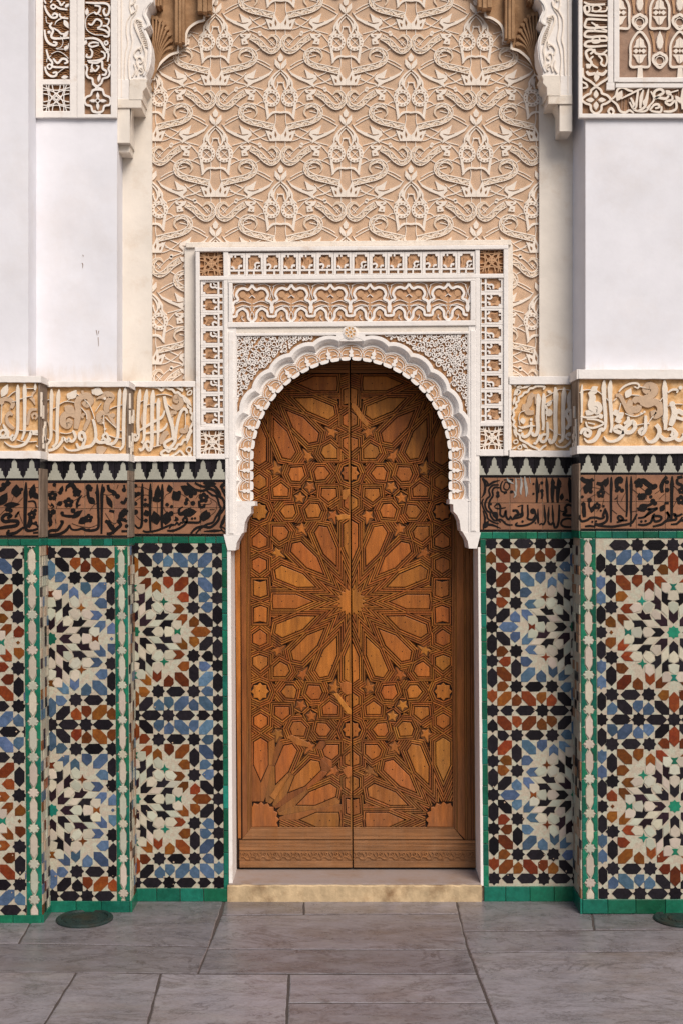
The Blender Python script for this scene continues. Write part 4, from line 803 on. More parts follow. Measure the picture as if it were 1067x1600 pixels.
def leaf_mesh(kind, T, yf, yb):
    m = MB()
    if kind == 0: o = [(5, 24.5), (6, 17), (4.4, 10), (9, 4.6), (17, 4), (23, 7), (20.5, 11.5), (23, 14.5), (16.5, 15.6), (14, 19), (13.8, 24.5)]
    elif kind == 1: o = [(12, 24.5), (8, 21), (10.5, 16.5), (5, 12), (8, 6), (13.5, 8), (17, 4), (23, 6.5), (21.3, 13), (23, 18.5), (17.5, 21)]
    else: o = [(4.5, 20), (8, 12.5), (5, 6), (13, 3.8), (14.5, 7), (22, 4.6), (23, 13), (18.5, 17), (16.5, 23), (10, 24.6)]
    m.prism([T(*p) for p in o], yf, yb)
    for k in range(4): m.ribbon([T(8.5 + 2.4 * k, 8 + k), T(10 + 2.2 * k, 13), T(9.5 + 2 * k, 19)], [.5, 1.0, .4], yf - .0022, yf + .001, step=2)
    m.prism([T(5, 28.6), T(25, 28.6), T(25, 32.2), T(5, 32.2)], yf + .002, yb)
    for k in range(5): m.ribbon([T(6 + 4 * k, 28.8), T(8.5 + 4 * k, 32)], .9, yf - .001, yf + .003, step=2)
    return m
for i in range(14):
    k = (2, 0, 1)[i % 3] if i not in (4, 9) else 2
    T = lambda u, v, i=i: (357 + i * 27.5 + u, tl(357 + i * 27.5 + u, 394 + v * 1.03))
    cell_mesh(k, T, -.003, .017).build('letter_block', M['stucco_white'], sur); leaf_mesh(k, T, .006, .017).build('carved_leaf', M['tan_leaf'], sur)
for i in range(9):
    k = (1, 2, 0)[i % 3]; T = lambda u, v, i=i: (314 + v * 1.05 + .004 * (666 - 25.6 * i - 437), 666 - 25.4 * i - u * .925)
    cell_mesh(k, T, -.003, .017).build('letter_block', M['stucco_white'], sur); leaf_mesh(k, T, .006, .017).build('carved_leaf', M['tan_leaf'], sur)
    k = (0, 1, 2)[i % 3]; T = lambda u, v, i=i: (785.8 - v * 1.05, 431 + 25.4 * i + u * .925)
    cell_mesh(k, T, -.003, .017).build('letter_block', M['stucco_white'], sur); leaf_mesh(k, T, .006, .017).build('carved_leaf', M['tan_leaf'], sur)
# corner squares of interlaced circles
def rosette_square(parent, x0, y0, x1, y1, mt, yf, yb, gmt='brown_mid', w=2.0, dots=True):
    cx, cy, h = (x0 + x1) / 2, (y0 + y1) / 2, (x1 - x0) / 2
    m = MB(); m.pbox(x0, y0, x1, y1, yb, yb + .01); m.build('lattice_ground', M[gmt], parent)
    m = MB()
    for k in range(4):
        a = 45 + 90 * k
        for rr, dd in ((1.30, 1.42), (1.30, 1.05)):
            pts = []
            for j in range(60):
                t = R(a + 180 - 62 + 124 * j / 59); x, y = math.cos(R(a)) * dd + rr * math.cos(t), math.sin(R(a)) * dd + rr * math.sin(t)
                if abs(x) <= 1.0 and abs(y) <= 1.0: pts.append((cx + x * h, cy + y * h))
            if len(pts) > 3: m.ribbon(pts, w, yf, yb, step=3)
    for s in (-1, 1):
        m.ribbon([(cx + s * .76 * h, cy - h), (cx + s * .55 * h, cy), (cx + s * .76 * h, cy + h)], w, yf, yb, step=3); m.ribbon([(cx - h, cy + s * .76 * h), (cx, cy + s * .55 * h), (cx + h, cy + s * .76 * h)], w, yf, yb, step=3)
    if dots:
        q = h * .12
        for dx, dy in ((0, 0), (1.7, 0), (-1.7, 0), (0, 1.7), (0, -1.7)): m.prism([(cx + dx * q + u * q, cy + dy * q + v * q) for u, v in ((-.8, -.8), (.8, -.8), (.8, .8), (-.8, .8))], yf - .001 - eps(), yb)
    m.build('circle_lattice', M[mt], parent)
rosette_square(sur, 312.5, 393.5, 349.5, 430.5, 'tan_leaf', .004, .03)
rosette_square(sur, 749, 388.5, 786, 424.5, 'tan_leaf', .004, .03)
rosette_square(sur, 314, 672.5, 351, 709.5, 'stucco', .002, .028)
rosette_square(sur, 749.6, 665.8, 786.4, 702.2, 'stucco', .002, .028)
# interlaced trefoil band
sprism('band_ground', 'tan_leaf', TL([(360, 436), (740, 436), (740, 508), (360, 508)]), .010, .057)
for q, y in ((TL([(356.6, 436.6), (742.2, 436.6), (742.2, 440.6), (356.6, 440.6)]), -.012), (TL([(356.6, 502), (742.2, 502), (742.2, 510), (356.6, 510)]), -.012),
             ([(357.6, 442.3), (363.8, 442.2), (363.8, 503.4), (357.6, 503.4)], -.0115), ([(734.6, 439.2), (742.2, 439.2), (742.2, 500.4), (734.6, 500.4)], -.0115)): sprism('frame_bar', 'moulding', q, y, .056, 1.0)
ZT = 4.104
for i in range(-1, 7):
    xc = 394.5 + 61.0 * i
    def tp(pts): return [(xc + x / ZT, tl(xc + x / ZT, 442 + y / ZT)) for x, y in pts]
    def keep(p): return [(min(max(x, 363), 735.5), min(max(y, tl(x, 440)), tl(x, 502.5))) for x, y in p]
    HU = [(0, 5), (10, 25), (28, 40), (55, 30), (85, 40), (102, 72), (90, 103), (115, 118), (124, 142), (118, 158), (125, 190)]
    HL = [(0, 245), (24, 222), (30, 185), (62, 160), (96, 182), (100, 207), (125, 212)]
    HL2 = [(0, 245), (-24, 222), (-30, 185), (-62, 160), (-96, 182), (-100, 207), (-125, 212)]
    for H_ in (HU, [(-x, y) for x, y in HU], HL, HL2):
        pts = tp(H_); pts = [p for p in pts if 362.5 <= p[0] <= 736]
        if len(pts) > 2: m = MB(); m.ribbon(pts, 4.4, -.003, .011, step=1.6); m.build('trefoil_rib', M['stucco_white'], sur)
    m = MB()
    for s in (-1, 1):
        pts = tp([(0, 205), (0, 150), (s * 20, 110), (s * 62, 72)])
        if all(362 < p[0] < 736 for p in pts): m.ribbon(pts, [3, 6, 8, 8], .004, .011, step=2); m.prism(circ(*tp([(s * 60, 70)])[0], 5.2, 10), .003 - eps(), .011)
        pts = tp([(s * 100, 240), (s * 85, 215), (s * 62, 195)])
        if all(362 < p[0] < 736 for p in pts): m.ribbon(pts, [4, 6, 7], .004, .018, step=2); m.prism(circ(*pts[-1], 4.8, 10), .003 - eps(), .018)
    pts = tp([(0, 12), (18, 45), (0, 72), (-18, 45)])
    if all(362 < p[0] < 736 for p in pts): m.prism(pts, .004 - eps(), .018)
    m.build('carved_branch', M['tan_leaf'], sur)
    m = MB()
    for s in (-1, 1):
        for ln in ([(s * 5, 130), (s * 60, 112), (s * 105, 128)], [(s * 5, 150), (s * 55, 140), (s * 100, 155)], [(s * 8, 175), (s * 20, 150), (s * 60, 150)], [(s * 110, 20), (s * 122, 60), (s * 112, 100)], [(0, 75), (s * 20, 92)], [(s * 40, 10), (s * 80, 3), (s * 118, 20)], [(s * 12, 235), (s * 10, 200), (s * 0, 180)], [(s * 62, 205), (s * 66, 225), (s * 50, 240)]):
            pts = tp(ln)
            if all(363 < p[0] < 735.5 for p in pts): m.ribbon(pts, 1.15, .001, .011, step=2)
    m.build('vein', M['stucco_white'], sur)
# ------------------------------------------------------------------ lobed arch
AX, AY = 548.5, 719.0
def apos(t, r, side):
    if t <= 90: a = R(t); return (AX + side * r * math.sin(a), AY - r * math.cos(a))
    return (AX + side * r, AY + (t - 90) / 12 * 32)
TS = [114 * i / 380 for i in range(381)]
def lobe(t, Rj, A):
    u = ((t + 6) % 12) / 6 - 1
    return Rj + A * max(0.0, 1 - abs(u) ** 2.2)
def stretch(t): return 4.0 * max(0, math.cos(R(min(t, 90)))) ** 2             # slightly taller at the crown
def scal(t):
    u = (t % 6) / 3 - 1; q = 1 - abs(u) ** 4
    d = min(t % 6, 6 - t % 6)
    return 155.2 + stretch(t) - 3.4 * q + (2.2 if d < .34 else 0)
prof_curves = [lambda t: (lobe(t, 190, 4.6) + stretch(t), .004), lambda t: (lobe(t, 189.5, 4.6) + stretch(t), -.008), lambda t: (lobe(t, 183.2, 5.6) + stretch(t), -.009), lambda t: (lobe(t, 181.6, 5.8) + stretch(t), -.006),
               lambda t: (lobe(t, 177, 6.6) + stretch(t), .004), lambda t: (lobe(t, 172.6, 7) + stretch(t), .022), lambda t: (lobe(t, 170.4, 7) + stretch(t), .019), lambda t: (lobe(t, 169.2, 7) + stretch(t), .0195), lambda t: (lobe(t, 169.0, 7) + stretch(t), .0215)]
def loft(curves, nm, mt, side, smooth=False):
    m = MB(); n = len(TS)
    for c in curves:
        for t in TS:
            r, y = c(t); x, z = apos(t, r, side); m.v.append(P(x, z, y))
    for k in range(len(curves) - 1):
        for i in range(n - 1):
            q = (k * n + i, k * n + i + 1, (k + 1) * n + i + 1, (k + 1) * n + i); m.f.append(q if side > 0 else q[::-1])
    return m.build(nm, M[mt], sur)
for side in (1, -1):
    loft(prof_curves, 'lobed_moulding', 'moulding', side)
    loft([prof_curves[-1], lambda t: (156.6 + stretch(t), .0215)], 'arch_band', 'tan_leaf', side)
    loft([lambda t: (157.4 + stretch(t), .0215), lambda t: (157.2 + stretch(t), .019), lambda t: (scal(t), .0185), lambda t: (scal(t) * 1.0, .175), lambda t: (190, .176)], 'scalloped_soffit', 'moulding', side)
    for k in range(0, 10):
        t = 12 * k; m = MB(); f = lambda a, r: apos(max(0, t + a), r + stretch(t), side)
        if k == 0 and side < 0: continue
        sides = (-1, 1) if k else (1, -1)
        q = [(-.9, 157.5), (-1.5, 160.5), (-.6, 162.4), (-1.3, 166), (-.4, 169.0), (0, 175), (.4, 169.0), (1.3, 166), (.6, 162.4), (1.5, 160.5), (.9, 157.5)]
        if k: o = [apos(t + a, r + stretch(t), side) for a, r in q]
        else: o = [(AX + R(a) * r, AY - r - stretch(0)) for a, r in q]
        m.prism(o, .0165 - eps(), .0225); m.build('palmette', M['stucco_white'], sur)
    for k in range(0, 10):
        t = 12 * k; m = MB()
        for s in (-1, 1):
            for ln in ([(.6, 174), (3.2, 173), (5.4, 168.5), (6.8, 162), (7.3, 158.5)], [(1.0, 169.5), (3.6, 168.5), (5.0, 164), (5.6, 158.5)], [(2.2, 161), (4.2, 161.5)]):
                p = [(t + s * a, r) for a, r in ln]
                if min(a for a, r in p) < 0 or max(a for a, r in p) > 114.5: continue
                m.ribbon([apos(a, r + stretch(a), side) for a, r in p], 1.05, .0187, .0225, step=1.5)
        m.build('interlace', M['stucco_white'], sur)
    # capital blocks under the arch and the jamb below
    mx = (lambda x: x) if side < 0 else (lambda x: 1100.5 - x + (.0))
    blk = [(369, 783), (398.5, 783), (399, 790), (393, 791), (392.6, 802), (387, 808), (383, 817), (381.2, 832), (376, 836), (369, 836)]
    sprism('springing_block', 'moulding', [(mx(x), y - (0 if side < 0 else 3)) for x, y in blk], -.004, .176, 0)
    sprism('springing_block', 'moulding', [(mx(x), y - (0 if side < 0 else 3)) for x, y in [(350, 835), (378, 835), (374, 841.5), (370.5, 848), (368.5, 860), (356, 860)]], -.006, .2, 0)
sprism('springing_block', 'moulding', [(392, 783.5), (369, 783.5), (360, 783.5), (360, 836), (369.2, 836), (369.2, 800)], -.0032, .17)
sprism('springing_block', 'moulding', [(708, 780.5), (731, 780.5), (744, 780.5), (744, 833), (731.3, 833), (731.3, 800)], -.0032, .17)
sprism('jamb_moulding', 'moulding', [(351, 508), (369.8, 508), (369.8, 837), (353.5, 837)], -.0055, .17, .8)
sprism('jamb_moulding', 'moulding', [(731.2, 505), (747.5, 505), (748.5, 833), (731.2, 833)], -.0055, .17, .8)
sprism('jamb_moulding', 'moulding', [(357.5, 518), (366, 518), (366, 834), (358.5, 834)], -.0095, .01, 1.4)
sprism('jamb_moulding', 'moulding', [(734.5, 516), (743, 516), (743, 830), (735, 830)], -.0095, .01, 1.4)
sprism('lintel_moulding', 'moulding_old', [(369, 509.5), (732, 506.6), (732, 518), (369, 521)], -.003, .17, 1.2)
sprism('lintel_moulding', 'moulding', [(369, 520.6), (732, 517.6), (732, 521.5), (369, 525)], -.0065, .17, .6)
# white jamb edges beside the door
sprism('door_jamb', 'moulding', [(355.6, 858), (361.2, 858), (364.2, 1384), (358.4, 1384)], .0, .26)
sprism('door_jamb', 'moulding', [(746.2, 855), (750.4, 855), (754.6, 1384), (750.4, 1384)], .0, .26)
# plaster behind the arch, both spandrels
sprism('spandrel_ground', 'tan_deep', [(366, 520), (735, 517), (735, 700), (366, 700)], .0195, .02) if False else None
for side in (-1, 1):
    xe = 369.5 if side < 0 else 731.5; m = MB(); n = 46
    top = 523 if side < 0 else 519.5
    pts = [(xe, top), (AX + side * 12, top + (0 if side < 0 else 1.5))]
    arc = [apos(t, 189, side) for t in [4 + 80 * i / n for i in range(n + 1)]]
    arc = [(x, y) for x, y in arc if (x > xe if side < 0 else x < xe)]
    pts = [(xe, top), arc[0][:1] + (top,)] + arc + [(xe, arc[-1][1])]
    m.prism(pts, .0105, .055); m.build('spandrel_ground', M['tan_deep'], sur)
    # dense scrolls
    rnd = random.Random(21 + side); placed = []; mm = MB(); fill = MB()
    tries = 0
    while tries < 9000:
        tries += 1
        x = rnd.uniform(min(xe, AX), max(xe, AX)); y = rnd.uniform(top + 2, 668); r = rnd.choice((3.0, 3.6, 4.2, 5.0)) if tries < 4000 else rnd.choice((1.7, 2.2))
        d = math.hypot(x - AX, y - AY); th = math.degrees(math.atan2(abs(x - AX), AY - y))
        if (y < AY and d < lobe(th, 194.5, 3) + stretch(th) + r * .55) or abs(x - xe) < r * .7 + .3 or (x - xe) * side > -r * .6: continue
        if y - top < r * .7 or abs(x - AX) < 32: continue
        if any((x - a) ** 2 + (y - b) ** 2 < ((r + c) * .86) ** 2 for a, b, c in placed): continue
        placed.append((x, y, r)); a0 = rnd.uniform(0, 360); cw = rnd.choice((-1, 1))
        if r > 2.5:
            pts = []; N = 13
            for j in range(N):
                a = R(a0 + cw * 430 * j / (N - 1)); q = r * (1.12 - .72 * j / (N - 1)); pts.append((x + q * math.cos(a), y + q * math.sin(a)))
            mm.ribbon(pts, [1.0] + [1.65] * (N - 3) + [2.0, 1.4], .001 - rnd.random() * .002, .0115, step=1.8)
            if rnd.random() < .6: mm.prism(circ(pts[-1][0], pts[-1][1], 1.1, 6), -.001 - eps(), .0115)
        else:
            q = [(x + r * k * math.cos(R(a0 + b)), y + r * k * math.sin(R(a0 + b))) for k, b in ((1.5, 0), (.8, 60), (.9, 140), (.9, 220), (.8, 300))]; mm.prism(q, -.0005 - eps(), .0115)
    for i, (x, y, r) in enumerate(placed):                        # stems between neighbouring scrolls
        for (a, b, c) in sorted(placed[:i], key=lambda p: (p[0] - x) ** 2 + (p[1] - y) ** 2)[:1]:
            if math.hypot(a - x, b - y) < 13: mm.ribbon([(x, y + r * .9), ((a + x) / 2 + 1.2, (b + y) / 2), (a, b - c * .9)], [1.0, 1.4, 1.0], .003, .0115, step=2)
    mm.build('arabesque', M['stucco_white'], sur, kind='stuff')
    m = MB(); xo = xe - side * 1.2
    m.ribbon([(xo, top + 2), (xo, 660)], 1.6, -.004, .018, step=30); m.ribbon([(xo, top + 1), (AX + side * 40, top + 1)], 1.8, -.004, .018, step=30)
    m.build('spandrel_border', M['stucco_white'], sur)
# roundel over the crown
sprism('roundel_mount', 'moulding', [(527, 520), (568, 519.6), (571, 526), (566, 533), (531, 533), (525, 527)], -.0078, .02)
m = MB(); m.prism(circ(547, 519, 11.5, 28), -.0105, .015); m.build('roundel', M['moulding'], sur)
m = MB(); m.prism(circ(547, 519, 9.2, 28), -.011, .0); m.build('roundel', M['ochre'], sur)
m = MB()
for k in range(8):
    a = R(45 * k); m.ribbon([(547 + 9 * math.cos(a), 519 + 9 * math.sin(a)), (547 + 3 * math.cos(a + .9), 519 + 3 * math.sin(a + .9)), (547 + 9 * math.cos(a + 1.9), 519 + 9 * math.sin(a + 1.9))], 1.2, -.0125, -.0105, step=2)
m.ribbon(circ(547, 519, 9, 24), 1.4, -.013, -.0105, closed=True); m.build('roundel_lattice', M['stucco'], sur)
# ================================================================== the two inlaid cedar leaves
YD = .225
SX = lambda x, y: x + .0055 * (y - 940)             # the old doors hang slightly out of true
def star(n, ro, ri, a0=0, cx=0, cy=0, long0=1.0):
    o = []
    for k in range(2 * n):
        r = ro if k % 2 == 0 else ri
        if k == 0: r *= long0
        o.append((cx + r * math.cos(R(a0 + 180 * k / n)), cy + r * math.sin(R(a0 + 180 * k / n))))
    return o
def pol(r, a): return (r * math.cos(R(a)), r * math.sin(R(a)))
F0 = [('star', star(16, 23, 17.5))]
for k in range(5):
    a = 22.5 * k; c, s = math.cos(R(a)), math.sin(R(a))
    F0.append(('petal', [(u * c - v * s, u * s + v * c) for u, v in ((61, 0), (86, 10.8), (121, 10.8), (128 if k else 122, 0), (121, -10.8), (86, -10.8))]))
for a in (33.75, 56.25, 78.75): F0.append(('star5', star(5, 10, 4.6, a + 180, *pol(137, a), long0=1.5)))
F0 += [('hex', [(131, 10.3), (141, 6.6), (151.5, 10.3), (151.5, 33), (142, 30.5), (132, 33)]),
       ('hex', [(142, 44), (153, 51.5), (153, 64), (143, 69), (132, 64), (132, 51.5)]),
       ('hex', [(143, 83.5), (153, 87.6), (153, 99), (142, 108), (131, 99), (131, 87.6)]),
       ('star8', star(8, 14.0, 10.7, 0, 142.5, 140.5))]
HX = [((58.8, 142), [(-9, -10), (8, -11), (12, 2), (4, 11), (-8, 10), (-13, 0)]), ((97, 141), [(-11, -3), (-6, -10), (5, -10), (12.5, 0), (5, 9), (-8, 10)]),
      ((109, 108), [(2, -14), (12, -5), (12, 9), (-6, 9), (-12, 1), (-9, -8)]), ((34, 167), [(0, -11), (11, -2), (10, 9), (-11, 9), (-12, -3)]),
      ((0, 154), [(0, -12), (10, -5), (10, 6), (0, 12), (-10, 6), (-10, -5)])]
for c, q in HX: F0.append(('hex', [(c[0] + x, c[1] + y) for x, y in q]))
F0 += [('star5', star(5, 9.5, 4.4, 60, 63, 179)), ]
cen = lambda q: (sum(p[0] for p in q) / len(q), sum(p[1] for p in q) / len(q))
quad = list(F0) + [(k, [(142 - x, 341 - y) for x, y in q]) for k, q in F0]
quad = [(k, q) for k, q in quad if -8 < cen(q)[0] < 158 and -8 < cen(q)[1] < 362]
ALL = {}
for k, q in quad:
    for sx in (1, -1):
        for sy in (1, -1):
            p = [(sx * x, sy * y) for x, y in q]; c = cen(p)
            if any(math.hypot(c[0] - d[0], c[1] - d[1]) < 7 for d in ALL): continue
            ALL[c] = (k, p)
FX0, FX1, FY0, FY1 = -156, 156, -356, 352
fill = []
for c, (k, p) in ALL.items():
    if k == 'star' and abs(c[0]) > 60: p = star(16, 28, 24, 0, *c)
    p = [(548.5 + x, 940 + y) for x, y in p]; p = cliprect(p, 548.5 + FX0, 940 + FY0, 548.5 + FX1, 940 + FY1)
    if len(p) > 2 and area(p) > 15:
        ar = sum(p[i][0] * p[(i + 1) % len(p)][1] - p[(i + 1) % len(p)][0] * p[i][1] for i in range(len(p)))
        fill.append((k, p if ar > 0 else p[::-1]))
def hull(p):
    p = sorted(set((round(x, 3), round(y, 3)) for x, y in p)); cr = lambda o, a, b: (a[0] - o[0]) * (b[1] - o[1]) - (a[1] - o[1]) * (b[0] - o[0])
    def half(ps):
        h = []
        for q in ps:
            while len(h) > 1 and cr(h[-2], h[-1], q) <= 0: h.pop()
            h.append(q)
        return h[:-1]
    return half(p) + half(p[::-1])
def closest(a, b):
    best = (1e9, None, None)
    for (A, B, sw) in ((a, b, 0), (b, a, 1)):
        for v in A:
            for i in range(len(B)):
                p, q = B[i], B[(i + 1) % len(B)]; dx, dy = q[0] - p[0], q[1] - p[1]; l2 = dx * dx + dy * dy or 1e-9
                t = max(0, min(1, ((v[0] - p[0]) * dx + (v[1] - p[1]) * dy) / l2)); w = (p[0] + t * dx, p[1] + t * dy); d = math.hypot(v[0] - w[0], v[1] - w[1])
                if d < best[0]: best = (d, v, w) if not sw else (d, w, v)
    return best
hulls = [hull(p) for k, p in fill]
cents = [cen(h) for h in hulls]
rad = [max(math.hypot(x - c[0], y - c[1]) for x, y in h) for h, c in zip(hulls, cents)]
straps = []                                        # (area, cx, ridges)
for i, (k, p) in enumerate(fill):
    if k == 'star': continue
    h = hulls[i]; c = cents[i]; cell = [(548.5 + FX0, 940 + FY0), (548.5 + FX1, 940 + FY0), (548.5 + FX1, 940 + FY1), (548.5 + FX0, 940 + FY1)]
    for j, (k2, p2) in enumerate(fill):
        if i == j or math.hypot(c[0] - cents[j][0], c[1] - cents[j][1]) > rad[i] + rad[j] + 34: continue
        d, a, b = closest(h, hulls[j] if k2 not in ('star5', 'star') else p2)
        if d < .05: continue
        f = .5 if k2 not in ('star5', 'star') else (.86 if k2 == 'star5' else .98)
        if k == 'star5': f = .5 if k2 in ('star5', 'star') else .14
        mx, my = a[0] + (b[0] - a[0]) * f, a[1] + (b[1] - a[1]) * f; nx, ny = (b[0] - a[0]) / d, (b[1] - a[1]) / d
        cell = clip(cell, nx, ny, nx * mx + ny * my)
        if len(cell) < 3: break
    if len(cell) < 3: continue
    n = len(h)
    nor = []
    for e in range(n):
        a, b = h[e], h[(e + 1) % n]; l = math.hypot(b[0] - a[0], b[1] - a[1]) or 1; nor.append(((b[1] - a[1]) / l, -(b[0] - a[0]) / l))
    for e in range(n):
        a, b = h[e], h[(e + 1) % n]; N = nor[e]
        if math.hypot(b[0] - a[0], b[1] - a[1]) < 2: continue
        s = cell
        b1 = (N[0] + nor[e - 1][0], N[1] + nor[e - 1][1]); b2 = (N[0] + nor[(e + 1) % n][0], N[1] + nor[(e + 1) % n][1])
        # keep the wedge between the two corner bisectors
        q = (b1[1], -b1[0]); 
        if q[0] * (b[0] - a[0]) + q[1] * (b[1] - a[1]) > 0: q = (-q[0], -q[1])
        s = clip(s, q[0], q[1], q[0] * a[0] + q[1] * a[1])
        if len(s) < 3: continue
        q = (b2[1], -b2[0])
        if q[0] * (a[0] - b[0]) + q[1] * (a[1] - b[1]) > 0: q = (-q[0], -q[1])
        s = clip(s, q[0], q[1], q[0] * b[0] + q[1] * b[1])
        if len(s) < 3: continue
        base = N[0] * a[0] + N[1] * a[1]; ridges = []; d0 = 1.5
        for r in range(12):
            d1 = d0 + 2.1
            g = clip(clip(s, -N[0], -N[1], -(base + d0)), N[0], N[1], base + d1) if len(s) > 2 else []
            if len(g) > 2 and area(g) > 1.2: ridges.append(g)
            d0 = d1 + 1.1
        if ridges: straps.append((sum(area(g) for g in ridges), ridges))
SEAM = 548.8
leaves = []
for side in (-1, 1):
    t = thing('door_leaf', ('left cedar door leaf, its lower corner patched with plain grey battens' if side < 0 else 'right cedar door leaf, its strapwork whole down to the corner'), 'door', P(SX(SEAM, 1356) + (0 if side < 0 else 0), 1356, YD), 'inlaid cedar door leaves')
    leaves.append(t); rnd = random.Random(5 + side)
    sh = lambda q: [(SX(x, y), y) for x, y in q]
    kx = lambda q: clip(q, side * -1, 0, side * -1 * (SEAM + side * 1.0)) if side > 0 else clip(q, 1, 0, SEAM - 1.0)
    xo = 366 if side < 0 else 745
    m = MB(); m.prism(sh([(xo, 545), (SEAM + side * .8, 545), (SEAM + side * .8, 1355), (xo, 1355)] if side < 0 else [(SEAM + .8, 545), (xo, 545), (xo, 1355), (SEAM + .8, 1355)]), YD + .003, YD + .05); m.build('back_board', M['w_gap'], t)
    for k, p in fill:
        q = kx(p)
        if len(q) < 3 or area(q) < 10: continue
        low = 'w_panel'
        if k == 'star5':
            hq = kx(hull(p))
            if len(hq) > 2: m = MB(); m.prism(sh(hq), YD - .001, YD + .004); m.build('star_bed', M['w_dark'], t)
        m = MB()
        if rnd.random() < .02: low = 'w_new'
        q = [(x + rnd.uniform(-.3, .3), y + rnd.uniform(-.3, .3)) for x, y in q]
        m.pillow(sh(q), YD - (.0082 if k == 'star' else .0025) - rnd.random() * .001, YD + .004, .9, .0012)
        nm = {'petal': 'petal_panel', 'star5': 'star_inlay', 'star8': 'star_panel', 'star': 'star_panel'}.get(k, 'hexagon_panel')
        o = m.build(nm, M[low], t)
        if k != 'star5' and area(q) > 120:
            cx, cy = cen(q)
            for s in ((-.0,),) if k != 'petal' else ((-.22,), (.22,)):
                dx = rnd.uniform(-1.5, 1.5) + s[0] * 36 * (1 if abs(max(p[0] for p in q) - min(p[0] for p in q)) > 30 else 0); dy = rnd.uniform(-1.5, 1.5) + s[0] * 36 * (1 if abs(max(p[1] for p in q) - min(p[1] for p in q)) > 30 else 0)
                m = MB(); m.prism(sh(circ(cx + dx, cy + dy, .85, 6)), YD - .0056, YD - .003); m.build('nail', M['w_gap'], o)
    ss = []
    for ar, ridges in straps:
        g2 = [kx(g) for g in ridges]; g2 = [g for g in g2 if len(g) > 2 and area(g) > .8]
        if g2: ss.append((sum(area(g) for g in g2), g2))
    ss.sort(key=lambda s: -s[0]); rest = MB()
    for i, (ar, g2) in enumerate(ss):
        m = MB() if i < 300 else rest; dz = rnd.uniform(-.0012, .0012); r = rnd.random()
        cx, cy = cen(g2[0]); worn = side < 0 and cy > 1165 and cx < 520 and rnd.random() < .75
        if worn and len(g2) > 1:                                     # plain batten instead of a moulded strap
            pts = hull([p for g in g2 for p in g]); m.pillow(sh(pts), YD - .0045 + dz, YD + .004, .6, .0008)
        else:
            for g in g2:
                m.pillow(sh(g), YD - .0065 + dz * 1.5, YD + .004, .35, .001)
        if i < 300: m.build('strap', M['w_new'] if r < .014 and not worn else M['w_strap'], t)
    rest.build('small_straps', M['w_strap'], t, kind='stuff')
    # frame: stiles, rails, mouldings
    def bar(nm, mt, pts, y, ins=.6): m = MB(); m.pillow(sh(pts), YD - y, YD + .01, ins, .001); return m.build(nm, M[mt], t)
    if side < 0:
        bar('stile', 'w_new', [(366.5, 560), (377.2, 560), (375.2, 1310), (370.5, 1310)], .002)
        for a, b, y in ((377.6, 385.2, .006), (385.6, 387.4, .0045), (387.8, 390, .006), (390.4, 392, .0045)): bar('stile', 'w_frame', [(a, 560), (b, 560), (b, 1292 + (392 - b) * 1.25), (a, 1292 + (392 - a) * 1.25)], y, .4)
        L0, L1 = 372.5, SEAM - 1
    else:
        for a, b, y in ((705.2, 707.2, .0045), (707.6, 709.8, .006), (710.2, 712, .0045), (712.4, 724, .006)): bar('stile', 'w_frame', [(a, 560), (b, 560), (b, 1292 + (b - 705) * 1.05), (a, 1292 + (a - 705) * 1.05)], y, .4)
        for a, b, y in ((724.4, 727, .001), (727.4, 733.5, -.001), (734, 737, .001), (737.4, 744, .0)): bar('stile', 'w_frame', [(a, 560), (b, 560), (b, 1312), (a, 1312)], y, .4)
        L0, L1 = SEAM + 1, 741
    for a, b, y in ((563, 566.5, .006), (567, 569.5, .005), (570, 574, .006), (574.5, 577, .005), (577.5, 582.5, .006)): bar('rail', 'w_rail', [(392.4 if side < 0 else L0, a), (L1 if side < 0 else 704.8, a), (L1 if side < 0 else 704.8, b), (392.4 if side < 0 else L0, b)], y, .4)
    xi = 392.2 if side < 0 else 705
    y = 1292.6
    for hgt, d in ((2.2, .0045), (11.5, .006), (4.6, .0068)):
        o = (y - 1292) * .8 * side
        bar('rail', 'w_rail', [(xi + o, y), (L1, y), (L1, y + hgt), (xi + o + side * hgt * .8, y + hgt)] if side < 0 else [(L0, y), (xi + o, y), (xi + o + hgt * .8, y + hgt), (L0, y + hgt)], d, .5); y += hgt + .4
    for a, b, d in ((1313.4, 1317.5, .008), (1317.9, 1320.5, .0065), (1320.9, 1323.4, .0085), (1323.8, 1328.6, .0075), (1329, 1345.4, .005), (1345.8, 1355.6, .0085)):
        bar('rail', 'w_rail', [(L0, a), (L1, a), (L1, b), (L0, b)], d, .5)
    n = 11; w = (L1 - L0) / n
    for i in range(n):
        x = L0 + w * i; m = MB()
        def S_(pts, ws): m.ribbon(sh([(x + u * w / 16, 1329.5 + v) for u, v in pts]), ws, YD - .0105, YD - .0048, step=1.5, flat=.45)
        S_([(0, 13.5), (3, 9), (7, 9.5), (10.5, 5.5), (9, 2.5), (6, 4), (7.2, 6.4)], [2.6, 3.6, 3.8, 3.6, 2.8, 2.2, 1.4]); S_([(7.5, 9.5), (11, 12.6), (15.5, 12.8)], [1.6, 3.4, 2.4]); S_([(1, 2.2), (3.4, 4.6), (2.5, 7.5)], [1.4, 2.2, 1.0]); S_([(11.5, 3), (14, 5), (15.6, 9)], [1.4, 2.4, 1.4])
        m.build('carved_scroll', M['w_rail'], t)
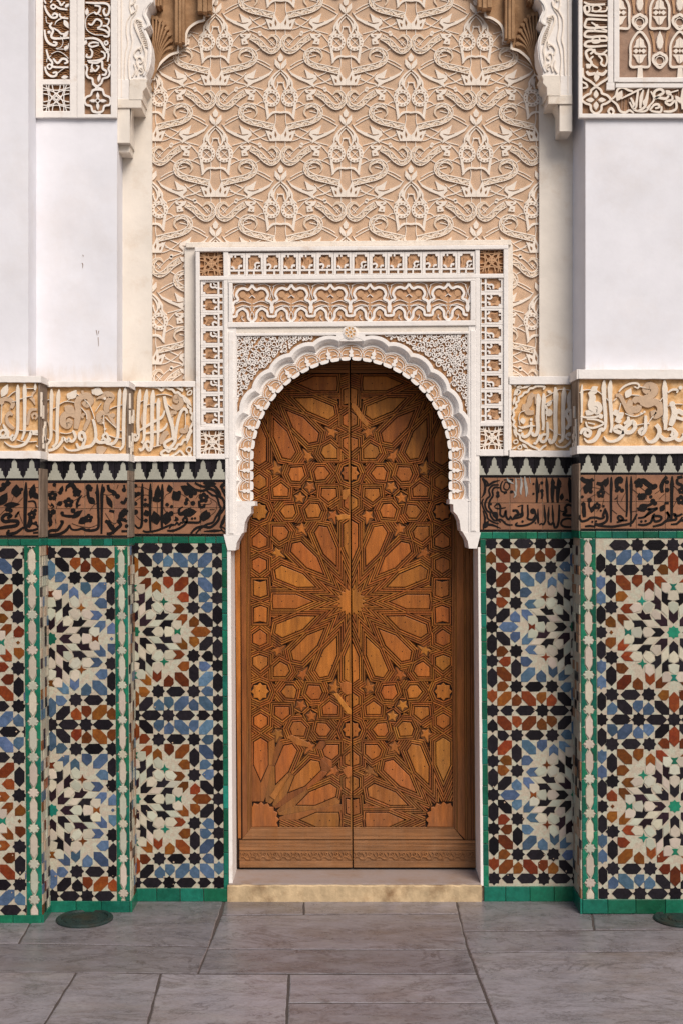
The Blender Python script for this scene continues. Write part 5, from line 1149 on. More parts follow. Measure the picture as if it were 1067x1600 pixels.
# strip of the astragal along the meeting edge and one pale repair lath
m = MB(); m.prism([(SX(x, y), y) for x, y in [(545.4, 560), (547.8, 560), (547.8, 1355), (545.4, 1355)]], YD - .0066, YD + .004); m.build('meeting_strip', M['w_strap'], leaves[0])
for t, q in ((leaves[1], [(550.5, 630), (556, 630), (578, 662), (574, 667), (563, 655), (550.5, 637)]), (leaves[0], [(536, 766), (547, 764), (547, 772), (541, 781), (535, 780)]), (leaves[0], [(526, 806), (536, 803), (547, 805), (547, 810), (537, 812), (529, 813)]),
             (leaves[0], [(520, 1084), (527, 1083), (548, 1110), (547.5, 1117), (541, 1115)]), (leaves[0], [(530, 1068), (541, 1065), (548, 1068), (548, 1084), (540, 1086), (533, 1080)]), (leaves[0], [(533, 1203), (543, 1197), (548, 1199), (548, 1212), (541, 1216)]),
             (leaves[0], [(447, 1152), (455, 1148), (483, 1161), (481, 1168), (462, 1164)]), (leaves[0], [(420, 1244), (447, 1209), (450, 1213), (428, 1250)])):
    m = MB(); m.pillow([(SX(x, y), y) for x, y in q], YD - .0085, YD - .004, .7, .001); m.build('repair_lath', M['w_new'], t)
m = MB(); m.box(P(362, 0, YD)[0], P(752, 0, YD)[0], YD + .06, .33, 0, P(0, 545, YD)[2]); m.build('back_wall', M['w_gap'], wall)

# ================================================================== large carved panel above the door
YP = .054
pan = thing('stucco_relief', 'large tan stucco relief of ribbons, crowns and beaded horseshoe palmettes above the door', 'stucco panel', P(540, 585, YP))
m = MB(); m.pbox(225, -120, 855, 392, YP, YP + .004); m.pbox(225, 392, 309, 600, YP, YP + .004); m.pbox(790, 392, 855, 600, YP, YP + .004); m.build('panel_ground', M['stucco_ground'], pan)
ZR = 4.446; MX, MY = 438.8, 91.5
def rp(pts, s=1): return [(MX + s * x / ZR, MY + (y - 140) / ZR) for x, y in pts]
YF = YP - .0068
def motif():
    out = []
    m = MB(); m.prism(rp([(0, 100), (20, 128), (14, 152), (0, 160), (-14, 152), (-20, 128)]), YF, YP)
    for s in (-1, 1): m.prism(rp([(0, 216), (24, 202), (42, 178), (40, 140), (14, 166), (3, 184)], s), YF - .0003 * (s + 2), YP); m.prism(rp([(5, 208), (16, 196), (20, 182), (10, 188)], s), YF - .0015, YP)
    out.append(('bud', m))
    m = MB()
    for s in (-1, 1):
        m.ribbon(rp([(3, 218), (45, 255), (78, 305), (82, 340), (112, 372)], s), [1.5, 3, 3.6, 2.6, 1.5], YF, YP); m.ribbon(rp([(2, 236), (36, 275), (50, 320), (38, 352), (18, 368)], s), [1.5, 2.6, 3.6, 2.6, 1.5], YF, YP)
        m.ribbon(rp([(20, 300), (22, 330), (36, 362)], s), 2, YF, YP); m.prism(rp([(60, 330), (90, 345), (104, 372), (70, 360)], s), YF - .0006, YP)
        m.prism(rp([(52, 268), (66, 290), (70, 318), (56, 330), (50, 298)], s), YF - .0009, YP)
    m.ribbon(rp([(-22, 312), (0, 306), (22, 312)]), 2, YF, YP)
    out.append(('palmette', m))
    m = MB()
    for s in (-1, 1):
        c = rp([(62, 415)], s)[0]
        m.ribbon(circ(*c, 10.6, 20), 6.4, YF, YP, closed=True, step=3)
        m.use(1)
        for k in range(13): a = 2 * math.pi * k / 13; m.prism(circ(c[0] + 10.6 * math.cos(a), c[1] + 10.6 * math.sin(a), 1.05, 5), YF - .0018, YF)
        m.use(0)
        m.ribbon([(c[0] - 5, c[1] - 5), (c[0] + 5, c[1] + 5)], 1, YF + .004, YP); m.ribbon([(c[0] + 5, c[1] - 5), (c[0] - 5, c[1] + 5)], 1, YF + .004, YP)
        m.ribbon(rp([(92, 380), (100, 420), (98, 470), (90, 520), (88, 556)], s), [4, 4.6, 5, 5, 3.6], YF - .0006, YP)
        m.ribbon(rp([(0, 516), (32, 512), (64, 522), (96, 562)], s), [3, 3.4, 4, 1.6], YF - .0004, YP)
    out.append(('horseshoe', m))
    for s in (-1, 1):
        m = MB(); m.use(2); p = rp([(46, 616), (130, 596), (215, 575), (268, 540), (270, 492), (228, 463), (182, 476), (163, 515), (182, 548)], s); w = [10.6, 10.4, 9.8, 9.4, 8.2, 7, 5.4, 3.4, 1.2]
        m.ribbon(p, w, YF, YP, step=1.8); c, wd = spline(p, w, False, 2.2); rn = random.Random(3 + s)
        def edge(k): 
            o = []
            for i in range(len(c)):
                a, b = c[max(i - 1, 0)], c[min(i + 1, len(c) - 1)]; l = math.hypot(b[0] - a[0], b[1] - a[1]) or 1
                o.append((c[i][0] - (b[1] - a[1]) / l * wd[i] * k, c[i][1] + (b[0] - a[0]) / l * wd[i] * k))
            return o
        e1, e2, e0 = edge(.41), edge(-.41), c
        cut = len(c) - 6
        m.use(0); m.ribbon(e1[:cut], 1.5, YF - .0020, YF); m.ribbon(e2[:cut], 1.5, YF - .0020, YF)
        wv = [(e0[i][0] + (e1[i][0] - e0[i][0]) * .55 * math.sin(i * .9), e0[i][1] + (e1[i][1] - e0[i][1]) * .55 * math.sin(i * .9)) for i in range(1, cut - 3)]
        m.ribbon(wv, 1.7, YF - .0018, YF)
        m.use(1)
        for i in range(1, cut - 3, 2):
            k = -.6 if math.sin(i * .9) > 0 else .6; x, y = e0[i][0] + (e1[i][0] - e0[i][0]) * k, e0[i][1] + (e1[i][1] - e0[i][1]) * k; m.prism(circ(x + .4 * math.sin(i * 7), y + .4 * math.cos(i * 5), .9, 5), YF - .0024, YF)
        out.append(('ribbon', m))
        m = MB(); m.use(2); p = rp([(205, 764), (150, 800), (105, 845), (62, 866), (22, 842), (12, 800), (30, 766), (64, 756), (90, 782)], s); w = [10, 10, 9.6, 9, 8, 7.2, 6.4, 4.6, 1.5]
        m.ribbon(p, w, YF, YP, step=1.8); c, wd = spline(p, w, False, 2.2); e1, e2, e0 = edge(.41), edge(-.41), c; cut = len(c) - 5
        m.use(0); m.ribbon(e1[:cut], 1.5, YF - .0020, YF); m.ribbon(e2[:cut], 1.5, YF - .0020, YF)
        wv = [(e0[i][0] + (e1[i][0] - e0[i][0]) * .55 * math.sin(i * .9), e0[i][1] + (e1[i][1] - e0[i][1]) * .55 * math.sin(i * .9)) for i in range(1, cut - 3)]
        m.ribbon(wv, 1.2, YF - .003, YP)
        m.use(1)
        for i in range(1, cut - 3, 2):
            k = -.6 if math.sin(i * .9) > 0 else .6; x, y = e0[i][0] + (e1[i][0] - e0[i][0]) * k, e0[i][1] + (e1[i][1] - e0[i][1]) * k; m.prism(circ(x + .4 * math.sin(i * 7), y + .4 * math.cos(i * 5), .9, 5), YF - .0024, YF)
        m.use(0); cc = rp([(54, 805)], s)[0]; m.ribbon([(cc[0] - 4, cc[1] - 4), (cc[0] + 4, cc[1] + 4)], 1, YF + .004, YP); m.ribbon([(cc[0] + 4, cc[1] - 4), (cc[0] - 4, cc[1] + 4)], 1, YF + .004, YP)
        out.append(('ribbon', m))
        m = MB(); m.prism(rp([(200, 740), (228, 744), (282, 745), (276, 762), (250, 772), (272, 780), (268, 818), (222, 812), (236, 780), (214, 770)], s), YF - .0004, YP); m.use(1); m.prism(rp([(238, 756), (262, 752), (250, 764)], s), YF - .0016, YF); m.prism(rp([(240, 800), (258, 796), (252, 808)], s), YF - .0016, YF)
        out.append(('forked_leaf', m))
        m = MB(); m.prism(rp([(42, 204), (80, 240), (130, 264), (185, 276), (178, 250), (166, 212), (205, 240), (246, 256), (254, 282), (226, 308), (236, 342), (212, 326), (190, 310), (130, 286), (76, 254)], s), YF - .0002, YP)
        m.use(1); m.ribbon(rp([(150, 270), (190, 282), (228, 276)], s), [.6, 1.5, .6], YF - .001, YF); out.append(('bird_leaf', m))
    m = MB()
    for s in (-1, 1): m.prism(rp([(0, 712), (0, 672), (20, 652), (47, 596), (58, 652), (104, 638), (76, 713)], s), YF - .0007 * (s + 2), YP); m.use(1); m.prism(rp([(32, 690), (26, 670), (38, 642), (41, 668)], s), YF - .0024, YF); m.prism(rp([(62, 696), (60, 678), (76, 666), (72, 688)], s), YF - .0024, YF); m.use(0)
    out.append(('crown', m))
    m = MB()
    for s in (-1, 1):
        for ln in ([(118, 356), (230, 325), (352, 285)], [(235, 328), (330, 370), (400, 440)], [(105, 490), (140, 470), (200, 450)], [(70, 190), (120, 160), (200, 130), (250, 118)], [(75, 640), (140, 690), (210, 705)], [(200, 706), (280, 745), (330, 800)], [(80, 712), (120, 700), (180, 660), (215, 625)],
                   [(32, 712), (32, 765)], [(38, 515), (34, 560), (42, 615)], [(32, 470), (32, 515)], [(92, 450), (130, 440), (160, 460)], [(150, 160), (220, 175), (260, 210)], [(255, 265), (320, 235), (380, 200)], [(270, 540), (330, 570), (400, 610)], [(130, 840), (180, 870), (220, 885)]):
            m.ribbon(rp(ln, s), 1.35, YF + .003, YP, step=3)
        m.prism(circ(*rp([(146, 735)], s)[0], 2.9, 9), YF + .001, YP); m.prism(circ(*rp([(310, 358)], s)[0], 2.9, 9), YF + .001, YP)
    out.append(('vine', m))
    return [(nm, mm.mesh(nm, [M['stucco'], M['pit_shade'], M['stucco_mid']])) for nm, mm in out]
MOT = motif()
DX, DZ = 101.3 * K * (D + YP) / D, 87.15 * K * (D + YP) / D
lo, hi = P(238, 585, YP), P(841, -14, YP); fx0, fx1, ftop = P(310, 0, YP)[0], P(788, 0, YP)[0], P(0, 392, YP)[2]
for i in range(-3, 5):
    for j in range(-3, 7):
        if (i + j) % 2: continue
        for nm, me in MOT:
            xs = [v.co.x + DX * i for v in me.vertices]; zs = [v.co.z - DZ * j for v in me.vertices]
            if max(xs) < lo[0] + .004 or min(xs) > hi[0] - .004 or max(zs) < lo[2] or min(zs) > hi[2]: continue
            if max(zs) < ftop and min(xs) > fx0 and max(xs) < fx1: continue
            if min(zs) < ftop and max(xs) > fx0 and min(xs) < fx1:      # leave out what the door surround replaces
                ins = [ftop > v.co.z - DZ * j and fx0 < v.co.x + DX * i < fx1 for v in me.vertices]
                mm = MB(); mm.v = [tuple(v.co) for v in me.vertices]; ks = [p for p in me.polygons if not all(ins[q] for q in p.vertices)]
                mm.f = [tuple(p.vertices) for p in ks]; mi = [p.material_index for p in ks]
                if not ks: continue
                me = mm.mesh(nm, [M['stucco'], M['pit_shade'], M['stucco_mid']]); me.polygons.foreach_set('material_index', mi)
            link(nm, me, pan, loc=Vector((DX * i, 0, -DZ * j)) - Vector(pan.location))
# the arch edge of the panel and the umber muqarnas cells above it
def arch_side(side):
    mx = (lambda x: x) if side < 0 else (lambda x: 1077 - x)
    dy = 0 if side < 0 else -6
    Q = lambda pts: [(mx(x), y + dy) for x, y in pts]
    nm = 'left' if side < 0 else 'right'
    t = thing('muqarnas_corner', 'umber muqarnas corner with a fluted shell ' + ('left of the carved relief' if side < 0 else 'right of the carved relief, in shade'), 'muqarnas', P(mx(270), 100, .0), 'muqarnas corners of the great arch')
    edge = [(240, 142), (240, 125), (243, 112), (252, 98), (266, 86), (278, 82), (279, 71), (290.5, 71), (291, 56), (296, 44), (308, 35), (319, 32), (320, 24), (328, 24), (330, 10), (338, -8), (350, -22)]
    m = MB(); m.prism(Q([(222, 142)] + edge + [(350, -60), (222, -60)]), .022, .054); m.build('cell_wall', M['muqarnas'], t)
    m = MB()
    for a, b in zip(edge[:-1], edge[1:]): pass
    ed = edge[1:]
    m.ribbon(Q([(240.5, 125), (243, 112), (252, 98), (266, 86), (278, 82)]), 4.6, .014, .05); m.ribbon(Q([(278.5, 83), (279, 71), (290.5, 70.5)]), 4.2, .0143, .05, step=40); m.ribbon(Q([(290.5, 71), (291, 56), (296, 44), (308, 35), (319, 32)]), 4.6, .014, .05); m.ribbon(Q([(319, 33), (320, 24), (329, 24), (331, 8), (340, -10)]), 4.4, .0146, .05, step=40)
    m.build('arch_edge', M['stucco'], t)
    # fluted shell
    for k in range(8):
        u = k / 7; tip = (266 - 26 * (1 - u) - 2, 34 + 46 * u * u + (6 if k in (0,) else 0)) if False else (239 + 30 * math.sin(u * 1.45), 27 + 54 * (1 - math.cos(u * 1.45)) )
        m = MB(); mid = (238.5 + 15 * math.sin(u * 1.3) + 1.5, 62 + 30 * u * .7)
        m.ribbon(Q([(237 + u * 4, 124 - 2 * u), mid, tip]), [1.6, 7, 9.5], -.012 + .020 * u, .024, step=3, flat=.25); m.prism(Q(circ(tip[0], tip[1], 3.4, 10)), -.010 + .020 * u - eps(), .024); m.build('shell_flute', M['muqarnas'], t)
    # hanging prisms
    for (x0, x1, yb_, ya, d) in ((273.5, 289, 68, -60, -.02), (309, 331, 19, -60, -.03), (242, 253, 10, -60, -.045)):
        for f0, f1, dd in ((0, .36, .006), (.38, .68, 0), (.7, 1, .008)):
            m = MB(); m.pillow(Q([(x0 + (x1 - x0) * f0, ya), (x0 + (x1 - x0) * f1, ya), (x0 + (x1 - x0) * f1, yb_ - dd * 150), (x0 + (x1 - x0) * f0, yb_ - dd * 150)]), d + dd, .03, 1.0, .003); m.build('hanging_prism', M['muqarnas'], t)
    # front arch: carved impost with S-curved edge, wide stepped moulding behind it
    s = thing('arch_spring', 'white carved springer of the great arch ' + ('above the left bracket' if side < 0 else 'above the right bracket'), 'arch', P(mx(215), 150, -.11), 'springers of the great arch')
    YS = -.108
    prof_ = [(240, -60), (240, 2), (232, 12), (229.5, 22), (234.5, 33), (235.5, 39), (231, 43.5), (227, 44), (232, 54), (236.5, 66), (238, 80), (236.5, 98), (233, 110), (229, 118), (229.5, 124)]
    m = MB(); m.prism(Q([(184.5, -60)] + prof_ + [(184.5, 124)]), YS, .03); m.build('springer', M['moulding'], s)
    for k, (off, dpt) in enumerate(((4.2, .004),)):
        m = MB(); m.ribbon(Q([(x - off, y) for x, y in prof_[1:-1]]), 3.6, YS - .006, YS + .001, step=1.6); m.build('edge_roll', M['stucco_white'], s)
    m = MB()
    for ln, w in (([(212, -20), (210, 6), (213, 18), (206, 30), (204.5, 48), (207, 66), (203, 82), (201, 100), (202.5, 124)], 1.6), ([(206, -20), (203, 10), (205, 22), (199, 34), (198, 50), (200, 68), (196.5, 84), (195, 124)], 1.6), ([(190.5, -30), (190.5, 152)], 1.6)): m.ribbon(Q(ln), w, YS - .004, YS + .001, step=2)
    m.build('moulding_line', M['stucco'], s)
    m = MB()
    for ln, w in (([(222, 34), (214, 30), (211, 38), (216, 52), (224, 70), (228, 84), (226, 100), (229, 112)], 3.0), ([(226, 112), (219, 108), (214, 98), (216, 90), (221, 90), (223, 96), (219, 99)], 2.6), ([(214, 118), (217, 108), (222, 106), (225, 112), (220, 116)], 2.6), ([(213, 92), (210, 84), (216, 76), (221, 78)], 2.2), ([(216, 76), (222, 74), (220, 82)], 2), ([(224, 60), (221, 76)], 1.5), ([(207, 120), (212, 110), (210, 100)], 2), ([(206, 8), (212, 0), (209, -8)], 2.4), ([(205, 22), (213, 16), (215, 8)], 2.4)): m.ribbon(Q(ln), w, YS - .006, YS + .001, step=1.6)
    for k in range(13): y = 33 + 3.3 * k; x = 214 + 11 * (k / 12) ** .8; m.ribbon(Q([(x, y + 2), (x + 4, y), (x + 7.5, y + 1.8)]), 1.2, YS - .005, YS + .001, step=2)
    m.build('acanthus', M['stucco'], s)
    m = MB(); m.pillow(Q([(211, 123.5), (232, 123.5), (229, 130), (229.5, 136), (223.5, 143), (223, 156), (202, 156), (203, 124)]), YS - .006, .03, .8, .001); m.build('impost', M['moulding_old'], s)
    m = MB(); m.pillow(Q([(184.2, 124), (202.4, 124), (202.4, 155.5), (184.2, 155.5)]), YS - .002, .03, .6, .001); m.build('impost', M['moulding'], s)
    # bracket
    b = thing('bracket', 'plaster bracket with a hollow curved face under the great arch ' + ('on the left' if side < 0 else 'on the right, in shade'), 'bracket', P(mx(205), 235, -.1), 'brackets of the great arch')
    m = MB(); m.pillow(Q([(183.8, 154.5), (221.2, 154.5), (221.4, 168.6), (183.8, 168.6)]), -.112, .03, .7, .001); m.build('abacus', M['moulding_old'], b)
    # hollow: the side sweeps back in a quarter curve
    m = MB(); n = 12; wd = 17.5 if side < 0 else 33
    ye = 223 if side < 0 else 211; hh = ye - 169
    m.prism(Q([(184, 168.8), (203.5, 168.8), (203.5, ye), (184, ye)]), -.106, .03); fr, bk = [], []
    for k in range(n + 1):
        a = R(90 * k / n); y = 168.6 + (hh if side < 0 else 60) * (1 - math.cos(a)); fr.append(P(*Q([(203.5 + 2.5 * (1 - k / n) ** 2, 168.6 + hh * k / n)])[0], -.106)); bk.append(P(*Q([(203.8 + wd * (1 - math.sin(a)), y)])[0], .028))
    b0 = len(m.v); m.v += fr + bk
    for k in range(n): q = (b0 + k, b0 + k + 1, b0 + n + 2 + k, b0 + n + 1 + k); m.f.append(q if side > 0 else q[::-1])
    m.build('hollow', M['plaster_warm'], b)
    m = MB()
    if side < 0: m.prism(Q([(184, 222.8), (203.5, 222.8), (203.2, 238), (184.2, 238)]), -.07, .03); m.build('foot', M['moulding_old'], b)
for sd in (-1, 1): arch_side(sd)
# ================================================================== carved panels high on the piers
YL = YBU - .016
cp = thing('carved_band', 'two upright carved inscription bands side by side at the top of the left pier', 'carved panel', P(118, 185, YL), None)
ZL = (40, 0, 7.113)
def cprism(nm, mt, pts, yf, yb, par, pil=.8): m = MB(); m.pillow(pts, yf, yb, pil, .001); m.build(nm, M[mt], par)
m = MB(); m.pbox(58, -150, 181, 184, YL + .013, YBU + .002); m.build('band_ground', M['brown_deep'], cp)
m = MB(); m.pbox(133, 124, 174, 178, YL + .0125, YL + .0135); m.build('corner_ground', M['brown_mid'], cp)
for q, pr in (([(56.5, -150), (67.4, -150), (67.4, 184), (56.5, 184)], .002), ([(109.8, -150), (120.6, -150), (120.6, 184), (109.8, 184)], .002), ([(121, -150), (132.3, -150), (132.3, 184), (121, 184)], .003), ([(173.8, -150), (183.4, -150), (183.4, 184), (173.8, 184)], .002),
              ([(67, 124), (110, 124), (110, 132), (67, 132)], .0013), ([(67, 173.4), (110, 173.4), (110, 183.8), (67, 183.8)], .0013), ([(132, 178.6), (174, 178.6), (174, 183.9), (132, 183.9)], .0014)): cprism('border', 'moulding', q, YL - pr, YBU + .003, cp)
m = MB()
rnd = random.Random(3)
for k in range(46):
    y = -28 + 3.35 * k
    for (a, b) in ((67.6, 109.6), (132.6, 173.6)):
        if a > 130 and y > 118: continue
        if y > 121: continue
        x = a
        while x < b - 3:
            w = rnd.uniform(4, 9); s = rnd.uniform(-1.2, 1.2); m.ribbon([(x, y + s), (min(x + w, b), y - s + .6)], 1.0, YL + .0085, YL + .0135, step=20); x += w + 1.2
m.build('hatching', M['tan_deep'], cp, kind='stuff')
strokes('''n 32: 215,60 240,130 290,190 340,195 358,165 325,150 300,172; o 26: 285,75 310,50 340,75 312,100; n 30: 340,70 385,95 470,108; n 30: 380,150 400,192 478,205; l 60: 430,220 480,310; n 34: 300,250 275,290 310,340 290,400 330,428 490,420; n 26: 310,310 370,345 400,375 470,378; n 34: 215,330 228,420 265,480 330,505 350,478 310,465; n 32: 235,550 260,640 300,690 310,742 480,748; o 24: 245,740 270,712 298,740 270,768; n 32: 218,740 240,810 290,848 340,840 348,805 305,810; n 34: 310,650 360,700 410,655 455,660 470,690 435,705; l 50: 420,420 480,340; l 50: 440,560 470,500; t 20: 330,280 345,240 400,205 450,180; c 10: 230,180 240,250 280,260; c 10: 390,400 420,460 400,520 340,540; c 10: 480,480 470,540 350,545; c 10: 290,600 360,570 430,600 480,650; c 10: 330,840 400,780 450,750; l 46: 400,860 480,850; c 10: 240,690 245,650 290,620; l 40: 250,370 280,340; n 28: 440,20 400,60 380,20 350,0; n 30: 210,0 230,40; n 28: 300,0 280,30; l 40: 440,80 490,40; n 34: 215,-180 230,-80 300,-40 350,-70 310,-110; n 30: 300,-200 340,-150 480,-140; n 30: 380,-110 420,-60 480,-50''', ZL, 'letter_stroke', M['stucco_white'], cp, YL - .0005, YL + .0132, .86)
strokes('''n 32: 670,28 780,35 890,38 935,75 925,150 890,170 870,120 890,92; n 30: 770,60 830,75 820,130 790,155 765,130; l 46: 680,170 690,85; c 12: 850,180 760,140 680,200 680,320 760,380 850,390 900,400; n 28: 700,260 740,275 790,215 845,240 840,290 800,310; n 28: 860,290 905,290 935,330 925,370 880,335 800,318; n 26: 885,205 930,215 925,260 900,290; n 30: 890,340 930,370 920,405 870,400; n 32: 665,430 760,425 830,455 880,530 925,600 915,685; o 24: 880,470 905,455 920,480 895,500; n 30: 700,500 740,520 820,500; n 28: 820,480 760,470 710,490 720,520; n 30: 690,600 680,630 730,635 745,580 720,540; n 28: 690,675 800,672 880,640 880,590 840,570; n 32: 700,690 790,700 850,680 860,760 900,790 890,830 850,830; n 28: 750,700 740,750 780,790 820,740 790,730; l 50: 760,760 720,800; l 40: 810,910 830,820; c 12: 940,500 930,570 890,590; l 40: 660,500 680,440; d 26: 915,548; n 30: 670,720 690,760 680,815 700,860 745,875 755,925 800,958 845,925 865,875 920,855 940,810 925,765 945,720; n 26: 650,722 690,722; n 26: 925,720 960,722; n 28: 745,930 790,965 840,985 870,1000; n 28: 845,930 800,965 770,1000 740,1020; o 30: 805,995 860,1005 880,1055 935,1080 950,1120 935,1165 880,1180 860,1235 805,1250 750,1235 730,1180 680,1165 660,1120 680,1080 730,1055 750,1005; l 40: 805,1100 805,1020; l 40: 805,1135 805,1220; l 40: 790,1118 710,1118; l 40: 820,1118 905,1118; o 14: 805,1095 830,1118 805,1142 780,1118; n 26: 770,1225 800,1255 840,1265; n 30: 670,-20 780,-60 900,-40; n 28: 700,-140 800,-110 920,-150''', ZL, 'letter_stroke', M['stucco_white'], cp, YL - .0005, YL + .0132, .86)
rosette_square(cp, 67.5, 132, 109.8, 173.5, 'stucco_white', YL + .001, YL + .0118, 'brown_deep', 1.7, False)
m = MB(); m.ribbon([(82, 153), (88.5, 146), (95, 153), (88.5, 160)], 1.2, YL - .0005, YL + .0118, closed=True, step=20)
for k in range(8): a = R(45 * k); m.prism(circ(88.5 + 3 * math.cos(a), 153 + 3 * math.sin(a), 1.1, 6), YL + .0002 - eps(), YL + .0118)
m.build('small_rosette', M['stucco_white'], cp)
# ------------------------------------------------------------------ right pier
YQ = YRU - .016
cr = thing('carved_band', 'carved panel of small arched niches framed by lettering atop the right pier', 'carved panel', P(1000, 185, YQ), None)
ZQ = (890, 0, 6.03)
m = MB(); m.pbox(906, -150, 1250, 184, YQ + .013, YRU + .002); m.build('band_ground', M['brown_mid'], cr)
for q, pr in (([(903.5, -150), (909.2, -150), (909.2, 184), (903.5, 184)], .002), ([(949, -150), (957.5, -150), (957.5, 130), (949, 130)], .002), ([(958.6, -150), (967, -150), (967, 128), (958.6, 128)], .005), ([(967, 121), (1240, 121), (1240, 128.4), (967, 128.4)], .0045), ([(961, 130.4), (1240, 130.4), (1240, 137), (961, 137)], .002), ([(904, 177.6), (1240, 177.6), (1240, 184), (904, 184)], .0025)): cprism('border', 'moulding', q, YQ - pr, YRU + .003, cr)
m = MB(); m.prism([(947, 129), (959.5, 129), (959.5, 140), (947, 140)], YQ - .003, YRU); m.prism(circ(953.3, 134.5, 2, 8), YQ - .0032, YRU); m.build('corner_block', M['moulding'], cr)
strokes('''n 30: 130,20 200,45 330,40; o 26: 140,60 175,55 180,105 145,110; o 22: 215,60 260,50 290,80 250,110 215,100; n 24: 200,105 330,105 350,60; n 30: 355,150 180,140 140,110 130,60; n 30: 350,190 180,180 150,200 140,250 200,265 350,255; n 26: 200,210 270,255 350,290; n 30: 350,300 200,290 150,300 140,340 200,350 250,345 330,345 345,380 200,385 150,400 140,430 200,440 350,430; n 26: 260,230 230,280 270,290; o 22: 215,360 270,350 275,395 215,400; n 26: 140,390 150,425; n 32: 180,640 200,590 165,550 150,490 190,465 220,480 190,510; n 28: 230,460 240,500 300,510 350,470; o 24: 270,520 330,515 350,560 330,620 290,600 300,560; n 26: 220,530 190,560 210,610 260,640; n 40: 155,670 180,700 240,690; n 40: 345,660 310,700 250,690; l 60: 245,770 260,660; l 50: 190,640 150,600; n 28: 120,640 125,720 180,760 220,790 245,810 290,780 350,740 375,690 370,640; o 28: 245,820 290,850 300,880 350,900 380,940 340,975 300,990 290,1040 245,1070 200,1040 190,990 150,975 110,940 150,900 190,880 200,850; l 56: 245,925 245,845; l 56: 245,955 245,1035; l 50: 230,940 150,940; l 50: 262,940 340,940; n 26: 110,770 150,790 160,820 120,830; n 30: 380,1075 360,1050 385,1020 410,1050 400,1075; n 28: 385,940 430,900 450,840 500,825 550,850 590,860; n 28: 390,945 440,985 470,1045 520,1060 560,1040 600,1065; d 16: 378,940; d 16: 247,808''', ZQ, 'letter_stroke', M['stucco'], cr, YQ - .0005, YQ + .0132, .88)
strokes('''l 70: 440,950 490,850; n 24: 480,930 560,890 640,850 680,835; n 34: 570,920 600,980 600,1020 620,1000 640,850; a 36: 690,845 670,920 660,1020; a 34: 740,835 720,930 700,1010 640,1045; n 26: 560,960 600,1030 660,1050 720,1040 760,980; l 44: 690,990 720,920; n 34: 800,930 840,900 880,870 850,840 800,860 790,910 840,920 900,930 930,900; n 24: 760,860 790,940 720,1020; n 30: 750,1040 790,990 830,985 840,1010 800,1020; n 30: 760,1045 850,1055 860,1000; n 30: 880,1050 950,1050 1000,1020 990,950 940,990 900,960 960,940 960,900; l 50: 900,850 960,900; n 24: 920,880 1020,850; l 50: 990,900 1060,980; a 34: 1060,830 1055,920 1060,1030; n 30: 1080,1000 1130,1040 1200,1000; a 34: 1150,830 1150,1000; a 34: 1230,830 1230,1000; n 30: 1260,1030 1330,1050 1380,990''', ZQ, 'letter_stroke', M['stucco'], cr, YQ - .0005, YQ + .0132, .88)
rnd = random.Random(8); m = MB()
for k in range(34):
    y = 4 + 3.2 * k - 30
    if y < 118: m.ribbon([(910, y), (948, y + 1)], .9, YQ + .009, YQ + .0135, step=60)
for k in range(80):
    x = 960 + k * 3.3; m.ribbon([(x, 139), (x - 4 + rnd.uniform(0, 6), 176)], .9, YQ + .009, YQ + .0135, step=60)
m.build('hatching', M['brown_soft'], cr, kind='stuff')
m = MB(); m.pbox(967, -150, 1240, 121, YQ + .0105, YQ + .0125); m.build('niche_ground', M['brown_soft'], cr)
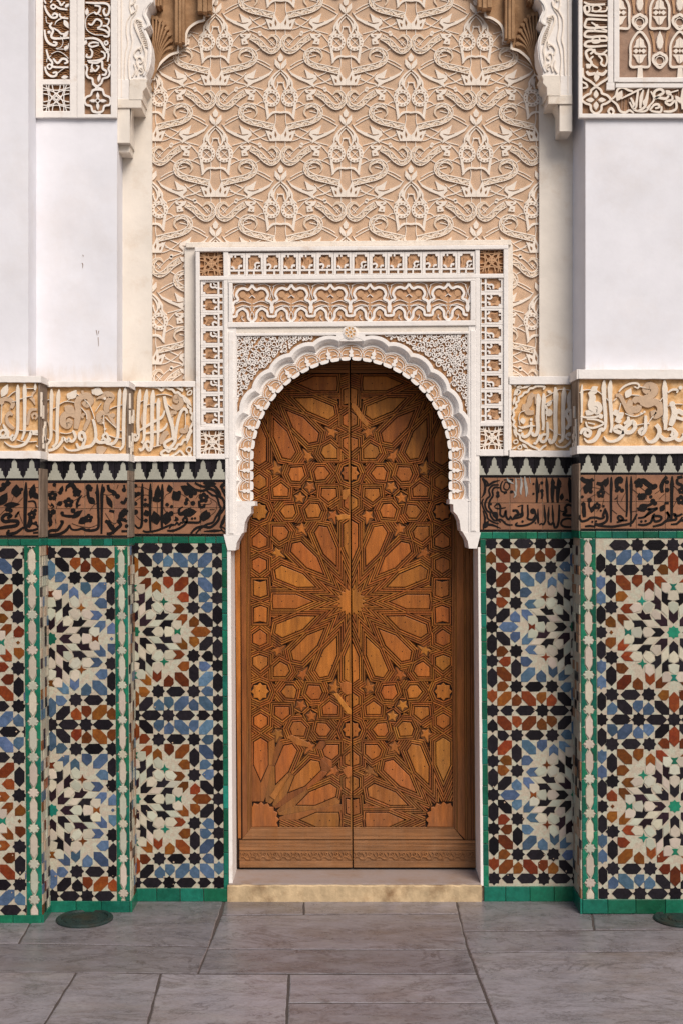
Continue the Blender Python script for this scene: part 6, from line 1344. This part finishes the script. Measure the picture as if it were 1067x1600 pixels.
def niche(cx, cy, s=1):
    """small arched niche with a split palmette, a leaf above and a quatrefoil ring"""
    z = 6.03; T = lambda pts, sx=1: [(cx + sx * x / z, cy + y / z) for x, y in pts]
    m = MB()
    m.ribbon(T([(-85, 155), (-88, 60), (-88, -40), (-60, -110), (-18, -165), (0, -172), (18, -165), (60, -110), (88, -40), (88, 60), (85, 155), (0, 158)]), 4.2, YQ + .001, YQ + .011, closed=True, step=2.5); m.build('niche_frame', M['stucco'], cr)
    m = MB()
    for sx in (-1, 1):
        m.prism(T([(0, -120), (sx * 34, -92), (sx * 42, -48), (sx * 62, -24), (0, -22)]), YQ + .003 - eps(), YQ + .011); m.prism(T([(0, 128), (sx * 24, 112), (sx * 40, 76), (sx * 66, 42), (0, 44)]), YQ + .003 - eps(), YQ + .011)
        m.prism(T([(sx * 8, 8), (sx * 36, -14), (sx * 62, 10), (sx * 36, 34)]), YQ + .003 - eps(), YQ + .011)
    m.prism(T([(0, -12), (14, 8), (0, 28), (-14, 8)]), YQ + .001, YQ + .011); m.ribbon(T([(0, -118), (0, -30)]), [1, 2.6], YQ + .0005, YQ + .011, step=20); m.ribbon(T([(0, 50), (0, 124)]), [2.6, 1], YQ + .0005, YQ + .011, step=20)
    m.build('split_palmette', M['stucco'], cr)
    m = MB(); m.ribbon(T([(188, -120 + 140), (225, -20 + 70), (260, 70), (250, 100), (278, 128), (225, 160)]) and T([(188, 28), (215, 44), (245, 60), (252, 100), (225, 140), (188, 168), (150, 140), (124, 100), (130, 60), (160, 44)]), 5, YQ + .0015, YQ + .011, closed=True, step=2.5)
    m.ribbon(T(circ(188, 100, 40, 12)), 1.6, YQ + .004, YQ + .0112, closed=True, step=3); m.build('quatrefoil', M['stucco'], cr)
    m = MB(); o = [(188, -180), (214, -120), (222, -70), (210, -20), (188, -2), (166, -20), (154, -70), (162, -120)]; m.pillow(T(o), YQ + .003, YQ + .011, 1.2, .002); m.build('pointed_leaf', M['stucco'], cr)
    m = MB()
    for sx in (-1, 1):
        for d in (0, 12, 24): m.ribbon(T([(188 + sx * (95 - d), -180), (188 + sx * (75 - d * .7), -120), (188 + sx * (62 - d * .5), -40), (188 + sx * (60 - d * .4), 20)]), 1.4, YQ + .005, YQ + .011, step=3)
    m.build('reed', M['tan_leaf'], cr)
for r, (oy, ox) in enumerate(((78.0, 999.0), (18.0, 1030.0), (-42, 999))):
    for k in range(-1, 4):
        x = ox + 62.4 * k
        if x < 972 and k == -1 and r != 1: continue
        if x < 960: continue
        niche(x, oy)
m = MB()
for k in range(5): m.prism([(995 + 62.4 * k, 121.4), (996 + 62.4 * k, 106), (1003 + 62.4 * k, 106), (1004 + 62.4 * k, 121.4)], YQ + .001, YQ + .011)
m.build('niche_foot', M['stucco'], cr)
